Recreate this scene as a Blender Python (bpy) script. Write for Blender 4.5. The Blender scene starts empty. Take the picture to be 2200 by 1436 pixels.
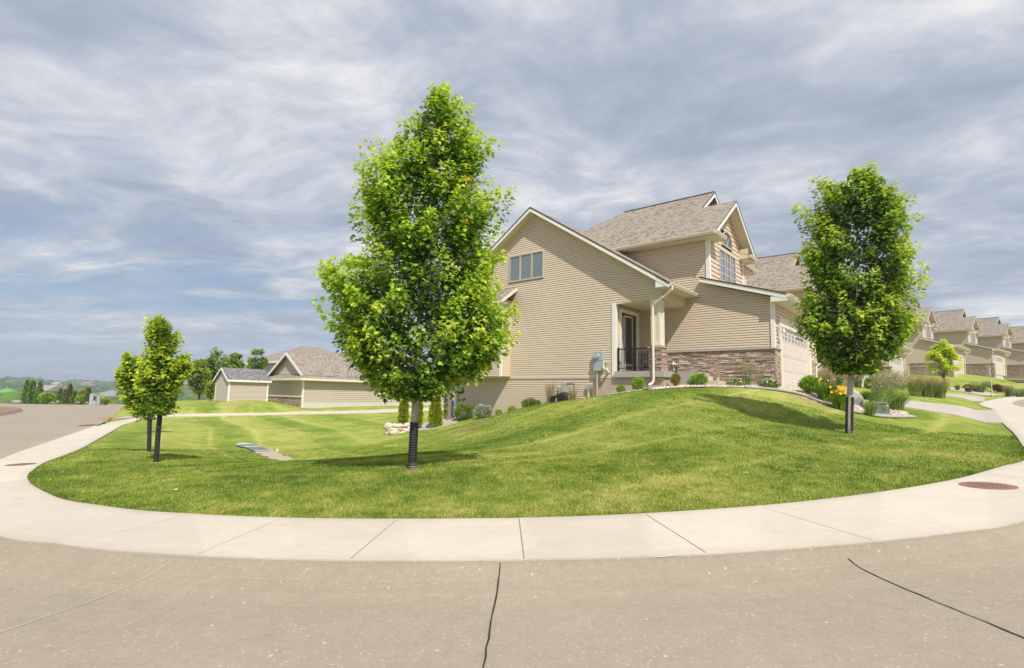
import bpy, math, random
import numpy as np
from mathutils import Matrix, Vector
R = math.radians
rng = np.random.default_rng(7)
random.seed(7)
sc = bpy.context.scene
col = sc.collection

# ------------------------------------------------------------------ camera
F, PITCH, ROLL, H = 1140.0, R(6.6), R(1.1), 1.6          # focal length in px of the 2200 px wide photograph, eye height
AZ = R(40.0)                                             # heading of the row of houses
cr, sr, cp, sp = math.cos(ROLL), math.sin(ROLL), math.cos(PITCH), math.sin(PITCH)
def cam_rot(d):
    d = (d[0]*cr-d[2]*sr, d[1], d[0]*sr+d[2]*cr)
    return np.array([d[0], d[1]*cp-d[2]*sp, d[1]*sp+d[2]*cp])
cam_d = bpy.data.cameras.new("camera"); cam = bpy.data.objects.new("camera", cam_d); col.objects.link(cam)
rt, up, bk = cam_rot((1,0,0)), cam_rot((0,0,1)), -cam_rot((0,1,0))
M = Matrix(((rt[0],up[0],bk[0],0),(rt[1],up[1],bk[1],0),(rt[2],up[2],bk[2],H),(0,0,0,1)))
cam.matrix_world = M
cam_d.sensor_width = 36; cam_d.lens = 36*F/2200; cam_d.clip_start = .05; cam_d.clip_end = 20000
sc.camera = cam

# ------------------------------------------------------------------ world, sun, exposure
sc.view_settings.view_transform = 'Standard'; sc.view_settings.look = 'None'
sc.view_settings.exposure = 0.0; sc.view_settings.gamma = 1
SUN_AZ, SUN_EL = R(161), R(50)
world = bpy.data.worlds.new("World"); sc.world = world; world.use_nodes = True
nt = world.node_tree; nt.nodes.clear()
def N(nt, t, **k):
    n = nt.nodes.new(t)
    for a, b in k.items():
        if a == 'i':
            for q, v in b.items(): n.inputs[q].default_value = v
        else: setattr(n, a, b)
    return n
def math_n(nt, op, a, b=None, c=None, clamp=False):
    n = nt.nodes.new('ShaderNodeMath'); n.operation = op; n.use_clamp = clamp
    for i, v in enumerate((a, b, c)):
        if v is None: continue
        if isinstance(v, (int, float)): n.inputs[i].default_value = v
        else: nt.links.new(v, n.inputs[i])
    return n.outputs[0]
def mixc(nt, f, a, b, mode='MIX'):
    n = nt.nodes.new('ShaderNodeMix'); n.data_type = 'RGBA'; n.blend_type = mode
    if isinstance(f, (int, float)): n.inputs[0].default_value = f
    else: nt.links.new(f, n.inputs[0])
    for s, v in ((6, a), (7, b)):
        if isinstance(v, (tuple, list)): n.inputs[s].default_value = (*v[:3], 1)
        else: nt.links.new(v, n.inputs[s])
    return n.outputs[2]
def ramp(nt, f, stops, interp='LINEAR'):
    n = nt.nodes.new('ShaderNodeValToRGB'); n.color_ramp.interpolation = interp
    e = n.color_ramp.elements
    while len(e) > 1: e.remove(e[0])
    for i, (p, c) in enumerate(stops):
        q = e[0] if i == 0 else e.new(p)
        q.position = p; q.color = (c, c, c, 1) if isinstance(c, (int, float)) else (*c[:3], 1)
    nt.links.new(f, n.inputs[0]); return n.outputs[0]
def noise(nt, vec, scale, detail=4, rough=.55, dist=0, lac=2):
    n = N(nt, 'ShaderNodeTexNoise'); n.inputs['Scale'].default_value = scale; n.inputs['Detail'].default_value = detail
    n.inputs['Roughness'].default_value = rough; n.inputs['Distortion'].default_value = dist; n.inputs['Lacunarity'].default_value = lac
    if vec is not None: nt.links.new(vec, n.inputs['Vector'])
    return n.outputs[0]
def mapping(nt, vec, loc=(0,0,0), rot=(0,0,0), scale=(1,1,1)):
    n = N(nt, 'ShaderNodeMapping'); n.inputs[1].default_value = loc; n.inputs[2].default_value = rot; n.inputs[3].default_value = scale
    nt.links.new(vec, n.inputs[0]); return n.outputs[0]

SKYS = 0.1
sky = N(nt, 'ShaderNodeTexSky'); sky.sky_type = 'NISHITA'; sky.sun_disc = False
sky.sun_elevation = SUN_EL; sky.sun_rotation = SUN_AZ; sky.air_density = 1.0; sky.dust_density = 1.6; sky.ozone_density = 1.2
tc = N(nt, 'ShaderNodeTexCoord'); sep = N(nt, 'ShaderNodeSeparateXYZ'); nt.links.new(tc.outputs['Generated'], sep.inputs[0])
zc = math_n(nt, 'MAXIMUM', sep.outputs[2], 0.0)
den = math_n(nt, 'ADD', zc, 0.10)
cx = math_n(nt, 'DIVIDE', sep.outputs[0], den); cy = math_n(nt, 'DIVIDE', sep.outputs[1], den)
cmb = N(nt, 'ShaderNodeCombineXYZ'); nt.links.new(cx, cmb.inputs[0]); nt.links.new(cy, cmb.inputs[1])
P = mapping(nt, cmb.outputs[0], loc=(3.1, 1.7, 0), rot=(0, 0, R(12)))
warp = N(nt, 'ShaderNodeTexNoise'); warp.inputs['Scale'].default_value = 1.1; warp.inputs['Detail'].default_value = 3; nt.links.new(P, warp.inputs['Vector'])
wv = N(nt, 'ShaderNodeVectorMath'); wv.operation = 'MULTIPLY_ADD'; nt.links.new(warp.outputs['Color'], wv.inputs[0]); wv.inputs[1].default_value = (.5, .5, 0); nt.links.new(P, wv.inputs[2]); P = wv.outputs[0]
big = noise(nt, mapping(nt, P, scale=(.62, .7, 1)), 1.0, 3, .5, .2)
mid = noise(nt, mapping(nt, P, loc=(5, 2, 0), scale=(1.0, 1.1, 1)), 2.3, 9, .60, .3)
fine = noise(nt, mapping(nt, P, loc=(1, 9, 0), scale=(1, 1.5, 1)), 7.5, 7, .6, .2)
dens = math_n(nt, 'ADD', math_n(nt, 'MULTIPLY', big, .52), math_n(nt, 'ADD', math_n(nt, 'MULTIPLY', mid, .42), math_n(nt, 'MULTIPLY', fine, .12)))
# tone of the cloud deck: grey blue bellies, white thin parts
tone = ramp(nt, dens, [(.40, (3.5, 4.15, 5.25)), (.48, (4.35, 4.95, 6.0)), (.53, (5.4, 5.85, 6.7)), (.585, (7.0, 7.2, 7.7)), (.655, (9.3, 9.2, 9.1))])
# holes showing blue sky, mostly low on the left
hole = noise(nt, mapping(nt, P, loc=(11, 4, 0), scale=(.5, 1.3, 1)), 1.3, 6, .6, .5)
low = ramp(nt, sep.outputs[2], [(.0, 0.0), (.06, .55), (.16, .9), (.30, .35), (.42, .05), (.6, 0.0)])
leftw = ramp(nt, math_n(nt, 'MULTIPLY_ADD', sep.outputs[0], -.5, .5), [(.35, .35), (.62, .9), (.85, 1.0)])
hm = math_n(nt, 'MULTIPLY', ramp(nt, hole, [(.44, 0.0), (.60, 1.0)]), math_n(nt, 'MULTIPLY', low, leftw), clamp=True)
skyc = mixc(nt, 1.0, sky.outputs[0], (.80, .84, .90), 'MULTIPLY')
c1 = mixc(nt, hm, tone, mixc(nt, .5, skyc, (3.5, 5.2, 7.6)))
# pale hazy band at the horizon
hz = ramp(nt, sep.outputs[2], [(0.0, .85), (.05, .6), (.12, .18), (.22, 0.0)])
c2 = mixc(nt, hz, c1, (4.9, 5.9, 7.0))
bg = N(nt, 'ShaderNodeBackground'); nt.links.new(c2, bg.inputs[0]); bg.inputs[1].default_value = SKYS
wo = N(nt, 'ShaderNodeOutputWorld'); nt.links.new(bg.outputs[0], wo.inputs[0])

sun_d = bpy.data.lights.new("sun", 'SUN'); sun_d.energy = 4.9; sun_d.angle = R(.9); sun_d.color = (1.0, .935, .845)
sun = bpy.data.objects.new("sun", sun_d); col.objects.link(sun)
to_sun = Vector((math.sin(SUN_AZ)*math.cos(SUN_EL), math.cos(SUN_AZ)*math.cos(SUN_EL), math.sin(SUN_EL)))
sun.rotation_euler = to_sun.to_track_quat('Z', 'Y').to_euler(); sun.location = (0, -20, 40)

# ------------------------------------------------------------------ helpers
U = np.array([math.cos(AZ), -math.sin(AZ), 0.]); V = np.array([math.sin(AZ), math.cos(AZ), 0.])
def ray(px, py): return cam_rot(((px-1100)/F, 1.0, -(py-718)/F))
def atY(px, py, Y):
    d = ray(px, py); return np.array([0, 0, H]) + d*(Y/d[1])
def onv(px, py, v):
    d = ray(px, py); return np.array([0, 0, H]) + d*(v/(d@V))
def onu(px, py, u):
    d = ray(px, py); return np.array([0, 0, H]) + d*(u/(d@U))
def hit(px, py, h, t0=3.0, t1=400.0):
    d = ray(px, py); t = t0; p = np.array([0, 0, H]) + d*t
    while t < t1:
        q = np.array([0, 0, H]) + d*(t*1.01)
        if q[2] < float(h(q[0], q[1])):
            a, b = t, t*1.01
            for _ in range(20):
                m = (a+b)/2; q = np.array([0, 0, H]) + d*m
                if q[2] < float(h(q[0], q[1])): b = m
                else: a = m
            return np.array([0, 0, H]) + d*b
        t *= 1.01
    return np.array([0, 0, H]) + d*t1

def link(o, parent=None):
    col.objects.link(o)
    if parent is not None: o.parent = parent
    return o
def empty(name, loc, rz=0, label=None, cat=None, group=None):
    o = bpy.data.objects.new(name, None); o.empty_display_size = .2
    o.location = loc; o.rotation_euler = (0, 0, rz); col.objects.link(o)
    return tag(o, label, cat, group)
def tag(o, label=None, cat=None, group=None, kind=None):
    if label: o['label'] = label
    if cat: o['category'] = cat
    if group: o['group'] = group
    if kind: o['kind'] = kind
    return o
def npobj(name, verts, faces, mat, parent=None, loc=None, colr=None, smooth=False, uv=None):
    """verts (n,3); faces: (m,k) int array or list of such arrays / list of tuples"""
    me = bpy.data.meshes.new(name); verts = np.asarray(verts, dtype=np.float32)
    if isinstance(faces, np.ndarray): faces = [faces]
    if len(faces) and not isinstance(faces[0], np.ndarray):
        ls = [len(f) for f in faces]; flat = np.array([i for f in faces for i in f], dtype=np.int32); tot = np.array(ls, dtype=np.int32)
    else:
        flat = np.concatenate([f.ravel() for f in faces]).astype(np.int32)
        tot = np.concatenate([np.full(len(f), f.shape[1]) for f in faces]).astype(np.int32)
    start = np.concatenate([[0], np.cumsum(tot)[:-1]]).astype(np.int32)
    me.vertices.add(len(verts)); me.vertices.foreach_set('co', verts.ravel())
    me.loops.add(len(flat)); me.loops.foreach_set('vertex_index', flat)
    me.polygons.add(len(tot)); me.polygons.foreach_set('loop_start', start); me.polygons.foreach_set('loop_total', tot)
    me.polygons.foreach_set('use_smooth', np.full(len(tot), smooth))
    if colr is not None:
        a = me.color_attributes.new('col', 'FLOAT_COLOR', 'POINT')
        c = np.ones((len(verts), 4), dtype=np.float32); c[:, :3] = colr; a.data.foreach_set('color', c.ravel())
    if uv is not None:
        l = me.uv_layers.new(name='uv'); l.data.foreach_set('uv', np.asarray(uv, dtype=np.float32)[flat].ravel())
    me.materials.append(mat); me.update(calc_edges=True)
    o = bpy.data.objects.new(name, me)
    if loc is not None: o.location = loc
    return link(o, parent)

class MB:
    """collects boxes, prisms, tubes; build() links them as one mesh"""
    def __init__(s, off=(0, 0, 0)): s.v = []; s.f = []; s.uv = []; s.c = []; s.off = np.array(off, float)
    def add(s, vs, fs, uv=None, c=None):
        n = len(s.v); s.v += [tuple(np.asarray(p, float)-s.off) for p in vs]; s.f += [tuple(i+n for i in f) for f in fs]
        s.uv += list(uv) if uv is not None else [(p[0]+p[1], p[2]) for p in vs]
        s.c += [c if c is not None else (1, 1, 1)]*len(vs)
    def box(s, a, b, c=None):
        (x0, y0, z0), (x1, y1, z1) = [min(p, q) for p, q in zip(a, b)], [max(p, q) for p, q in zip(a, b)]
        vs = [(x0,y0,z0),(x1,y0,z0),(x1,y1,z0),(x0,y1,z0),(x0,y0,z1),(x1,y0,z1),(x1,y1,z1),(x0,y1,z1)]
        s.add(vs, [(0,3,2,1),(4,5,6,7),(0,1,5,4),(1,2,6,5),(2,3,7,6),(3,0,4,7)], c=c)
    def poly(s, pts, uv=None): s.add(pts, [tuple(range(len(pts)))], uv)
    def prism(s, pts, ext, uv=None):
        n = len(pts); e = np.array(ext, float); q = [np.asarray(p, float)+e for p in pts]
        fs = [tuple(range(n)), tuple(range(2*n-1, n-1, -1))] + [((i+1) % n, i, i+n, (i+1) % n+n) for i in range(n)]
        s.add(list(pts)+q, fs, (list(uv)+list(uv)) if uv is not None else None)
    def beam(s, a, b, w, h, upv=(0, 0, 1)):
        a, b = np.array(a, float), np.array(b, float); d = b-a; d /= np.linalg.norm(d); upv = np.array(upv, float)
        sd = np.cross(d, upv); sd /= np.linalg.norm(sd); u2 = np.cross(sd, d)
        vs = []
        for p in (a, b):
            for i, j in ((-1,-1),(1,-1),(1,1),(-1,1)): vs.append(p+sd*w/2*i+u2*h/2*j)
        s.add(vs, [(0,1,2,3),(7,6,5,4),(0,4,5,1),(1,5,6,2),(2,6,7,3),(3,7,4,0)])
    def tube(s, pts, rad, n=8, cap=True, c=None):
        pts = [np.array(p, float) for p in pts]; rads = rad if hasattr(rad, '__len__') else [rad]*len(pts)
        vs = []; prev = None
        for i, p in enumerate(pts):
            d = pts[min(i+1, len(pts)-1)]-pts[max(i-1, 0)]; d /= (np.linalg.norm(d)+1e-9)
            if prev is None:
                a = np.cross(d, (0, 0, 1.)) if abs(d[2]) < .9 else np.cross(d, (1., 0, 0))
            else: a = prev - d*(prev@d)
            a /= np.linalg.norm(a); b = np.cross(d, a); prev = a
            for k in range(n):
                t = 2*math.pi*k/n; vs.append(p+(a*math.cos(t)+b*math.sin(t))*rads[i])
        fs = [(i*n+k, i*n+(k+1) % n, (i+1)*n+(k+1) % n, (i+1)*n+k) for i in range(len(pts)-1) for k in range(n)]
        if cap: fs += [tuple(range(n-1, -1, -1)), tuple(range((len(pts)-1)*n, len(pts)*n))]
        s.add(vs, fs, c=c)
    def lathe(s, cx, cy, prof, n=16, c=None):
        vs = [(cx+r*math.cos(2*math.pi*k/n), cy+r*math.sin(2*math.pi*k/n), z) for r, z in prof for k in range(n)]
        fs = [(i*n+k, i*n+(k+1) % n, (i+1)*n+(k+1) % n, (i+1)*n+k) for i in range(len(prof)-1) for k in range(n)]
        fs += [tuple(range(n-1, -1, -1)), tuple(range((len(prof)-1)*n, len(prof)*n))]
        s.add(vs, fs, c=c)
    def build(s, name, mat, parent=None, smooth=False, loc=None, attr=False):
        return npobj(name, s.v, s.f, mat, parent, loc=loc, uv=s.uv, smooth=smooth, colr=np.array(s.c) if attr else None)

# ------------------------------------------------------------------ materials
MATS = {}
def mat(name, base=(.5,.5,.5), rough=.7, build=None, spec=.3, metal=0):
    if name in MATS: return MATS[name]
    m = bpy.data.materials.new(name); m.use_nodes = True; t = m.node_tree
    b = t.nodes['Principled BSDF']; b.inputs['Base Color'].default_value = (*base, 1); b.inputs['Roughness'].default_value = rough
    b.inputs['Specular IOR Level'].default_value = spec; b.inputs['Metallic'].default_value = metal
    if build: build(t, b)
    MATS[name] = m; return m
def objco(t): return N(t, 'ShaderNodeTexCoord').outputs['Object']
def geoP(t): return N(t, 'ShaderNodeNewGeometry').outputs['Position']
def bump(t, b, h, dist=.01, strength=.5):
    n = N(t, 'ShaderNodeBump'); n.inputs['Distance'].default_value = dist; n.inputs['Strength'].default_value = strength
    t.links.new(h, n.inputs['Height']); t.links.new(n.outputs[0], b.inputs['Normal'])
def variegate(c, amt=.12, scale=1.5, fs=25, spec_bump=0, contrast=.5):
    def f(t, b):
        p = objco(t); n1 = noise(t, p, scale, 5); n2 = noise(t, p, fs, 4)
        k = math_n(t, 'ADD', math_n(t, 'MULTIPLY_ADD', n1, amt*2, 1-amt), math_n(t, 'MULTIPLY_ADD', n2, amt, -amt/2))
        cc = mixc(t, 1, c, k_rgb(t, k), 'MULTIPLY'); t.links.new(cc, b.inputs['Base Color'])
        if spec_bump: bump(t, b, n2, spec_bump, .5)
    return f
def k_rgb(t, k):
    n = N(t, 'ShaderNodeCombineColor')
    for i in range(3): t.links.new(k, n.inputs[i])
    return n.outputs[0]
C_SID = (.655, .548, .425)
M_siding = mat('vinyl_siding', C_SID, .55, variegate(C_SID, .08, .5, 7))
C_SIDN = (.58, .51, .43)
M_siding_n = mat('neighbour_siding', C_SIDN, .6, variegate(C_SIDN, .05, .6, 6))
M_trim = mat('cream_trim', (.74, .68, .55), .5, variegate((.74, .68, .55), .04, 2, 9))
M_soffit = mat('cream_soffit', (.66, .58, .42), .55, variegate((.66, .58, .42), .04, 2, 9))
M_white = mat('white_trim', (.80, .78, .73), .5, variegate((.80, .78, .73), .03, 2, 9))
M_taupe = mat('taupe_trim', (.50, .44, .36), .5, variegate((.50, .44, .36), .03, 2, 9))
M_door = mat('garage_door_paint', (.66, .60, .52), .5, variegate((.66, .60, .52), .03, 1, 9))
M_black = mat('black_metal', (.02, .02, .022), .4, variegate((.02, .02, .022), .1))
M_plastic = mat('black_plastic', (.018, .018, .018), .45, variegate((.018, .018, .018), .2), spec=.5)
M_greymetal = mat('grey_painted_metal', (.36, .42, .48), .45, variegate((.36, .42, .48), .05))
M_galv = mat('galvanised_metal', (.5, .52, .52), .4, variegate((.5, .52, .52), .1), metal=.4)
M_flash = mat('dark_drip_edge', (.05, .04, .035), .5, variegate((.05, .04, .035), .1))
def f_conc(c, s=1.0):
    def f(t, b):
        p = geoP(t); n1 = noise(t, p, .7*s, 6, .6); n2 = noise(t, p, 55, 3, .7); n3 = noise(t, mapping(t, p, scale=(1, 1, 1)), 6, 5, .7)
        k = math_n(t, 'ADD', math_n(t, 'MULTIPLY_ADD', n1, .26, .80), math_n(t, 'ADD', math_n(t, 'MULTIPLY_ADD', n2, .26, -.13), math_n(t, 'MULTIPLY_ADD', n3, .18, -.09)))
        t.links.new(mixc(t, 1, c, k_rgb(t, k), 'MULTIPLY'), b.inputs['Base Color']); bump(t, b, n2, .003, .5)
    return f
M_walk = mat('sidewalk_concrete', (.6, .53, .42), .85, f_conc((.60, .535, .425)))
M_conc = mat('grey_concrete', (.45, .43, .40), .85, f_conc((.43, .41, .38)))
M_found = mat('pale_foundation', (.55, .53, .49), .85, f_conc((.66, .64, .60)))
M_drive = mat('driveway_concrete', (.52, .48, .42), .85, f_conc((.47, .43, .38)))
def f_road(t, b):
    p = geoP(t)
    n1 = noise(t, p, .35, 6, .6); n2 = noise(t, p, 70, 3, .75); n3 = noise(t, p, 5, 6, .65)
    v = N(t, 'ShaderNodeTexVoronoi'); v.inputs['Scale'].default_value = 24; t.links.new(p, v.inputs['Vector'])
    speck = ramp(t, v.outputs['Distance'], [(.10, 1.0), (.24, 0.0)])
    sv0 = N(t, 'ShaderNodeSeparateColor'); t.links.new(v.outputs['Color'], sv0.inputs[0]); speck = math_n(t, 'MULTIPLY', speck, ramp(t, sv0.outputs[1], [(.45, 0.0), (.6, 1.0)]))
    v3 = N(t, 'ShaderNodeTexVoronoi'); v3.inputs['Scale'].default_value = 6.5; t.links.new(mapping(t, p, loc=(3, 7, 0)), v3.inputs['Vector'])
    spall = ramp(t, math_n(t, 'ADD', v3.outputs['Distance'], math_n(t, 'MULTIPLY', n3, .12)), [(.13, 1.0), (.16, 0.0)])
    rnd = ramp(t, N(t, 'ShaderNodeSeparateColor').outputs[0], [(0, 0), (1, 1)]) if False else None
    sepc = N(t, 'ShaderNodeSeparateColor'); t.links.new(v3.outputs['Color'], sepc.inputs[0])
    spall = math_n(t, 'MULTIPLY', spall, ramp(t, sepc.outputs[0], [(.62, 0.0), (.68, 1.0)]))
    n5 = noise(t, p, 22, 3, .8)
    k = math_n(t, 'ADD', math_n(t, 'MULTIPLY_ADD', n1, .35, .82), math_n(t, 'ADD', math_n(t, 'MULTIPLY_ADD', math_n(t, 'ADD', math_n(t, 'MULTIPLY', n2, .5), math_n(t, 'MULTIPLY', n5, .5)), .8, -.40), math_n(t, 'MULTIPLY_ADD', n3, .26, -.13)))
    c = mixc(t, 1, (.330, .282, .220), k_rgb(t, k), 'MULTIPLY')
    c = mixc(t, math_n(t, 'MULTIPLY', speck, math_n(t, 'MULTIPLY', n3, 1.1)), c, (.62, .53, .42))
    c = mixc(t, math_n(t, 'MULTIPLY', spall, .6), c, (.66, .56, .44))
    a = N(t, 'ShaderNodeAttribute'); a.attribute_name = 'col'
    c = mixc(t, 1, c, a.outputs['Color'], 'MULTIPLY')
    t.links.new(c, b.inputs['Base Color']); bump(t, b, n2, .004, .6)
M_road = mat('road_concrete', (.3,.25,.2), .88, f_road)
M_tar = mat('joint_tar', (.025, .025, .022), .8, variegate((.03, .03, .026), .5, 3, 30))
M_score = mat('scored_joint', (.18, .15, .12), .9, variegate((.22, .19, .15), .3))
M_scuff = mat('white_scuff', (.62, .56, .47), .9, variegate((.60, .53, .44), .25, 3, 40))
def f_attr(rough_bump=0, sat=1.0):
    def f(t, b):
        a = N(t, 'ShaderNodeAttribute'); a.attribute_name = 'col'
        n = noise(t, objco(t), 14, 4); k = math_n(t, 'MULTIPLY_ADD', n, .5, .75)
        c = mixc(t, 1, a.outputs['Color'], k_rgb(t, k), 'MULTIPLY'); t.links.new(c, b.inputs['Base Color'])
        if rough_bump: bump(t, b, noise(t, objco(t), 40, 5), rough_bump, .7)
    return f
M_stone = mat('stacked_ledge_stone', (.4,.3,.25), .85, f_attr(.012))
M_rock = mat('river_rock', (.6,.5,.45), .75, f_attr(.006))
M_petal = mat('flower_petals', (.8,.5,.02), .6, f_attr())
def f_shingle(c1, c2, c3):
    def f(t, b):
        uvn = N(t, 'ShaderNodeUVMap').outputs[0]
        br = N(t, 'ShaderNodeTexBrick'); t.links.new(uvn, br.inputs['Vector'])
        br.inputs['Scale'].default_value = 1; br.inputs['Brick Width'].default_value = .30; br.inputs['Row Height'].default_value = .143
        br.inputs['Mortar Size'].default_value = .010; br.inputs['Bias'].default_value = 0.0; br.offset = .5; br.offset_frequency = 2
        br.inputs['Color1'].default_value = (*c1, 1); br.inputs['Color2'].default_value = (*c2, 1); br.inputs['Mortar'].default_value = (*c3, 1)
        v = N(t, 'ShaderNodeTexWhiteNoise'); v.noise_dimensions = '2D'
        sn = N(t, 'ShaderNodeVectorMath'); sn.operation = 'FLOOR'; t.links.new(mapping(t, uvn, scale=(6.1, 7.0, 1)), sn.inputs[0]); t.links.new(sn.outputs[0], v.inputs['Vector'])
        drag = ramp(t, v.outputs['Value'], [(.0, .66), (.24, .70), (.27, .97), (.7, 1.04), (1, 1.12)])
        n = noise(t, uvn, 45, 3, .8); n2 = noise(t, uvn, .5, 4)
        k = math_n(t, 'MULTIPLY', drag, math_n(t, 'ADD', math_n(t, 'MULTIPLY_ADD', n, .5, .62), math_n(t, 'MULTIPLY_ADD', n2, .12, .07)))
        t.links.new(mixc(t, 1, br.outputs['Color'], k_rgb(t, k), 'MULTIPLY'), b.inputs['Base Color'])
        bump(t, b, math_n(t, 'ADD', math_n(t, 'SUBTRACT', 1, br.outputs['Fac']), math_n(t, 'MULTIPLY', drag, .6)), .012, .8)
    return f
M_roof = mat('asphalt_shingles', (.3,.25,.2), .9, f_shingle((.345, .30, .25), (.305, .262, .215), (.16, .13, .11)))
M_roof_n = mat('mottled_shingles', (.3,.25,.2), .9, f_shingle((.355, .305, .255), (.31, .265, .22), (.17, .14, .12)))
M_roof_s = mat('grey_shingles', (.3,.25,.25), .9, f_shingle((.27, .25, .26), (.19, .175, .185), (.12, .11, .115)))
def f_brick(t, b):
    uvn = N(t, 'ShaderNodeUVMap').outputs[0]
    br = N(t, 'ShaderNodeTexBrick'); t.links.new(uvn, br.inputs['Vector'])
    br.inputs['Scale'].default_value = 1; br.inputs['Brick Width'].default_value = .21; br.inputs['Row Height'].default_value = .075; br.inputs['Mortar Size'].default_value = .006
    br.inputs['Color1'].default_value = (.52, .43, .33, 1); br.inputs['Color2'].default_value = (.48, .40, .31, 1); br.inputs['Mortar'].default_value = (.38, .31, .24, 1)
    t.links.new(br.outputs['Color'], b.inputs['Base Color']); bump(t, b, math_n(t, 'SUBTRACT', 1, br.outputs['Fac']), .006, .8)
M_brick = mat('brick_patterned_concrete', (.5,.42,.33), .85, f_brick)
def f_glass(c):
    def f(t, b):
        n = noise(t, objco(t), 1.2, 3); t.links.new(mixc(t, n, c, tuple(x*.6 for x in c)), b.inputs['Base Color'])
    return f
M_glass = mat('window_glass', (.10, .14, .19), .08, f_glass((.16, .20, .27)), spec=.9)
M_dglass = mat('dark_glass', (.03, .035, .03), .08, f_glass((.045, .05, .04)), spec=.8)
M_blind = mat('slatted_blind', (.42, .46, .44), .6, variegate((.30, .35, .37), .05))
def f_bark(c):
    def f(t, b):
        p = mapping(t, objco(t), scale=(1, 1, .25)); n = noise(t, p, 22, 6, .7); n2 = noise(t, objco(t), 3, 4)
        k = math_n(t, 'ADD', math_n(t, 'MULTIPLY_ADD', n, .9, .45), math_n(t, 'MULTIPLY_ADD', n2, .4, -.2))
        t.links.new(mixc(t, 1, c, k_rgb(t, k), 'MULTIPLY'), b.inputs['Base Color']); bump(t, b, n, .02, .8)
    return f
M_bark = mat('grey_maple_bark', (.3,.27,.24), .9, f_bark((.47, .43, .38)))
M_bark_d = mat('brown_bark', (.1,.08,.06), .9, f_bark((.13, .10, .075)))
def leafmat(name, trans=.46, rough=.5):
    if name in MATS: return MATS[name]
    m = bpy.data.materials.new(name); m.use_nodes = True; t = m.node_tree; b = t.nodes['Principled BSDF']
    a = N(t, 'ShaderNodeAttribute'); a.attribute_name = 'col'
    n = noise(t, objco(t), 30, 2); c = mixc(t, 1, a.outputs['Color'], k_rgb(t, math_n(t, 'MULTIPLY_ADD', n, .4, .8)), 'MULTIPLY')
    t.links.new(c, b.inputs['Base Color']); b.inputs['Roughness'].default_value = rough; b.inputs['Specular IOR Level'].default_value = .35
    tr = N(t, 'ShaderNodeBsdfTranslucent'); t.links.new(mixc(t, 1, c, (1.25, 1.3, .6), 'MULTIPLY'), tr.inputs[0])
    mx = N(t, 'ShaderNodeMixShader'); mx.inputs[0].default_value = trans
    t.links.new(b.outputs[0], mx.inputs[1]); t.links.new(tr.outputs[0], mx.inputs[2])
    t.links.new(mx.outputs[0], t.nodes['Material Output'].inputs[0]); MATS[name] = m; return m
M_leaf = leafmat('maple_leaves'); M_blade = leafmat('grass_blades', .3, .6); M_needle = leafmat('shrub_foliage', .2, .65)

# ------------------------------------------------------------------ ground shape
def sstep(a, b, x):
    t = np.clip((x-a)/(b-a), 0, 1); return t*t*(3-2*t)
def hs(x, y):
    """height of the sidewalk and kerb top: the street climbs to the right, falls to the left"""
    x = np.asarray(x, float); y = np.asarray(y, float)
    fl = .03*np.minimum(x, 0) - .01*np.maximum(y-6, 0)*sstep(0, -8, x)
    fl = -2.2*(1-np.exp(fl/2.2))
    fr = .05*np.maximum(x, 0); fr = np.where(fr > 2.2, 2.2+(fr-2.2)*.8, fr)
    return .12 + fl + fr
def uvw(u, v): p = u*U+v*V; return (p[0], p[1])
def W(px, py): p = hit(px, py, hs); return (p[0], p[1])
OI = [(W(201,916), W(265,912.4)), (W(137,938), W(214,941.6)), (W(78,958), W(175.5,963)), (W(26,976), W(136.5,978.7)), (W(0,986), W(93.6,995)),
      ((-13.2,13.2), W(68,1012)), ((-11.3,10.7), W(59.5,1021.5)), ((-9.3,8.7), W(60.4,1031)), ((-7.4,7.3), W(68,1041)), (W(0,1152), W(97.5,1057.6)),
      (W(110,1166), W(136.5,1073)), (W(200,1178), W(195,1083)), (W(300,1186), W(292,1095.6)), (W(420,1193), W(398,1103)), (W(570,1199), W(540,1110)),
      (W(750,1203), W(720,1114)), (W(925,1203), W(910,1114.5)), (W(1100,1202), W(1100,1113)), (W(1300,1198), W(1300,1107)), (W(1520,1189), W(1500,1096)),
      (W(1700,1177), W(1700,1080)), (W(1870,1163), W(1890,1057)), (W(2040,1144), W(2050,1030)), (W(2200,1118), W(2150,1003)),
      ((7.3,7.0), W(2200,990)), ((9.8,9.0), (10.35,10.75)), ((12.6,11.8), W(2197,957)), (uvw(2.9,20.6), W(2178,930)), (uvw(2.8,25), W(2154,908)),
      (uvw(2.8,36), W(2134,881)), (uvw(3.2,52), W(2118,862)), ((66.5,62.5), (64.5,64.5)), ((98,90), (96,92)), ((150,130), (148,132))]
def spline(P, k):
    P = np.array(P, float); Q = np.vstack([2*P[0]-P[1], P, 2*P[-1]-P[-2]]); out = []
    for i in range(1, len(Q)-2):
        for j in range(k):
            t = j/k; a, b, c, d = Q[i-1], Q[i], Q[i+1], Q[i+2]
            out.append(.5*((2*b)+(-a+c)*t+(2*a-5*b+4*c-d)*t*t+(-a+3*b-3*c+d)*t**3))
    out.append(Q[-2]); return np.array(out)
Oc = spline([a for a, b in OI], 10); Ic = spline([b for a, b in OI], 10); Mc = (Oc+Ic)/2
FARO = [W(266,869), W(266,879), W(240,898), W(224,906)]          # kerb where a grass strip borders the left street
Ofull = np.vstack([np.array(FARO), Oc])
def inside(poly, x, y):
    x = np.asarray(x); y = np.asarray(y); r = np.zeros(x.shape, bool); px, py = poly[:, 0], poly[:, 1]; j = len(poly)-1
    for i in range(len(poly)):
        if py[i] != py[j]:
            c = ((py[i] > y) != (py[j] > y)) & (x < (px[j]-px[i])*(y-py[i])/(py[j]-py[i])+px[i]); r ^= c
        j = i
    return r
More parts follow.
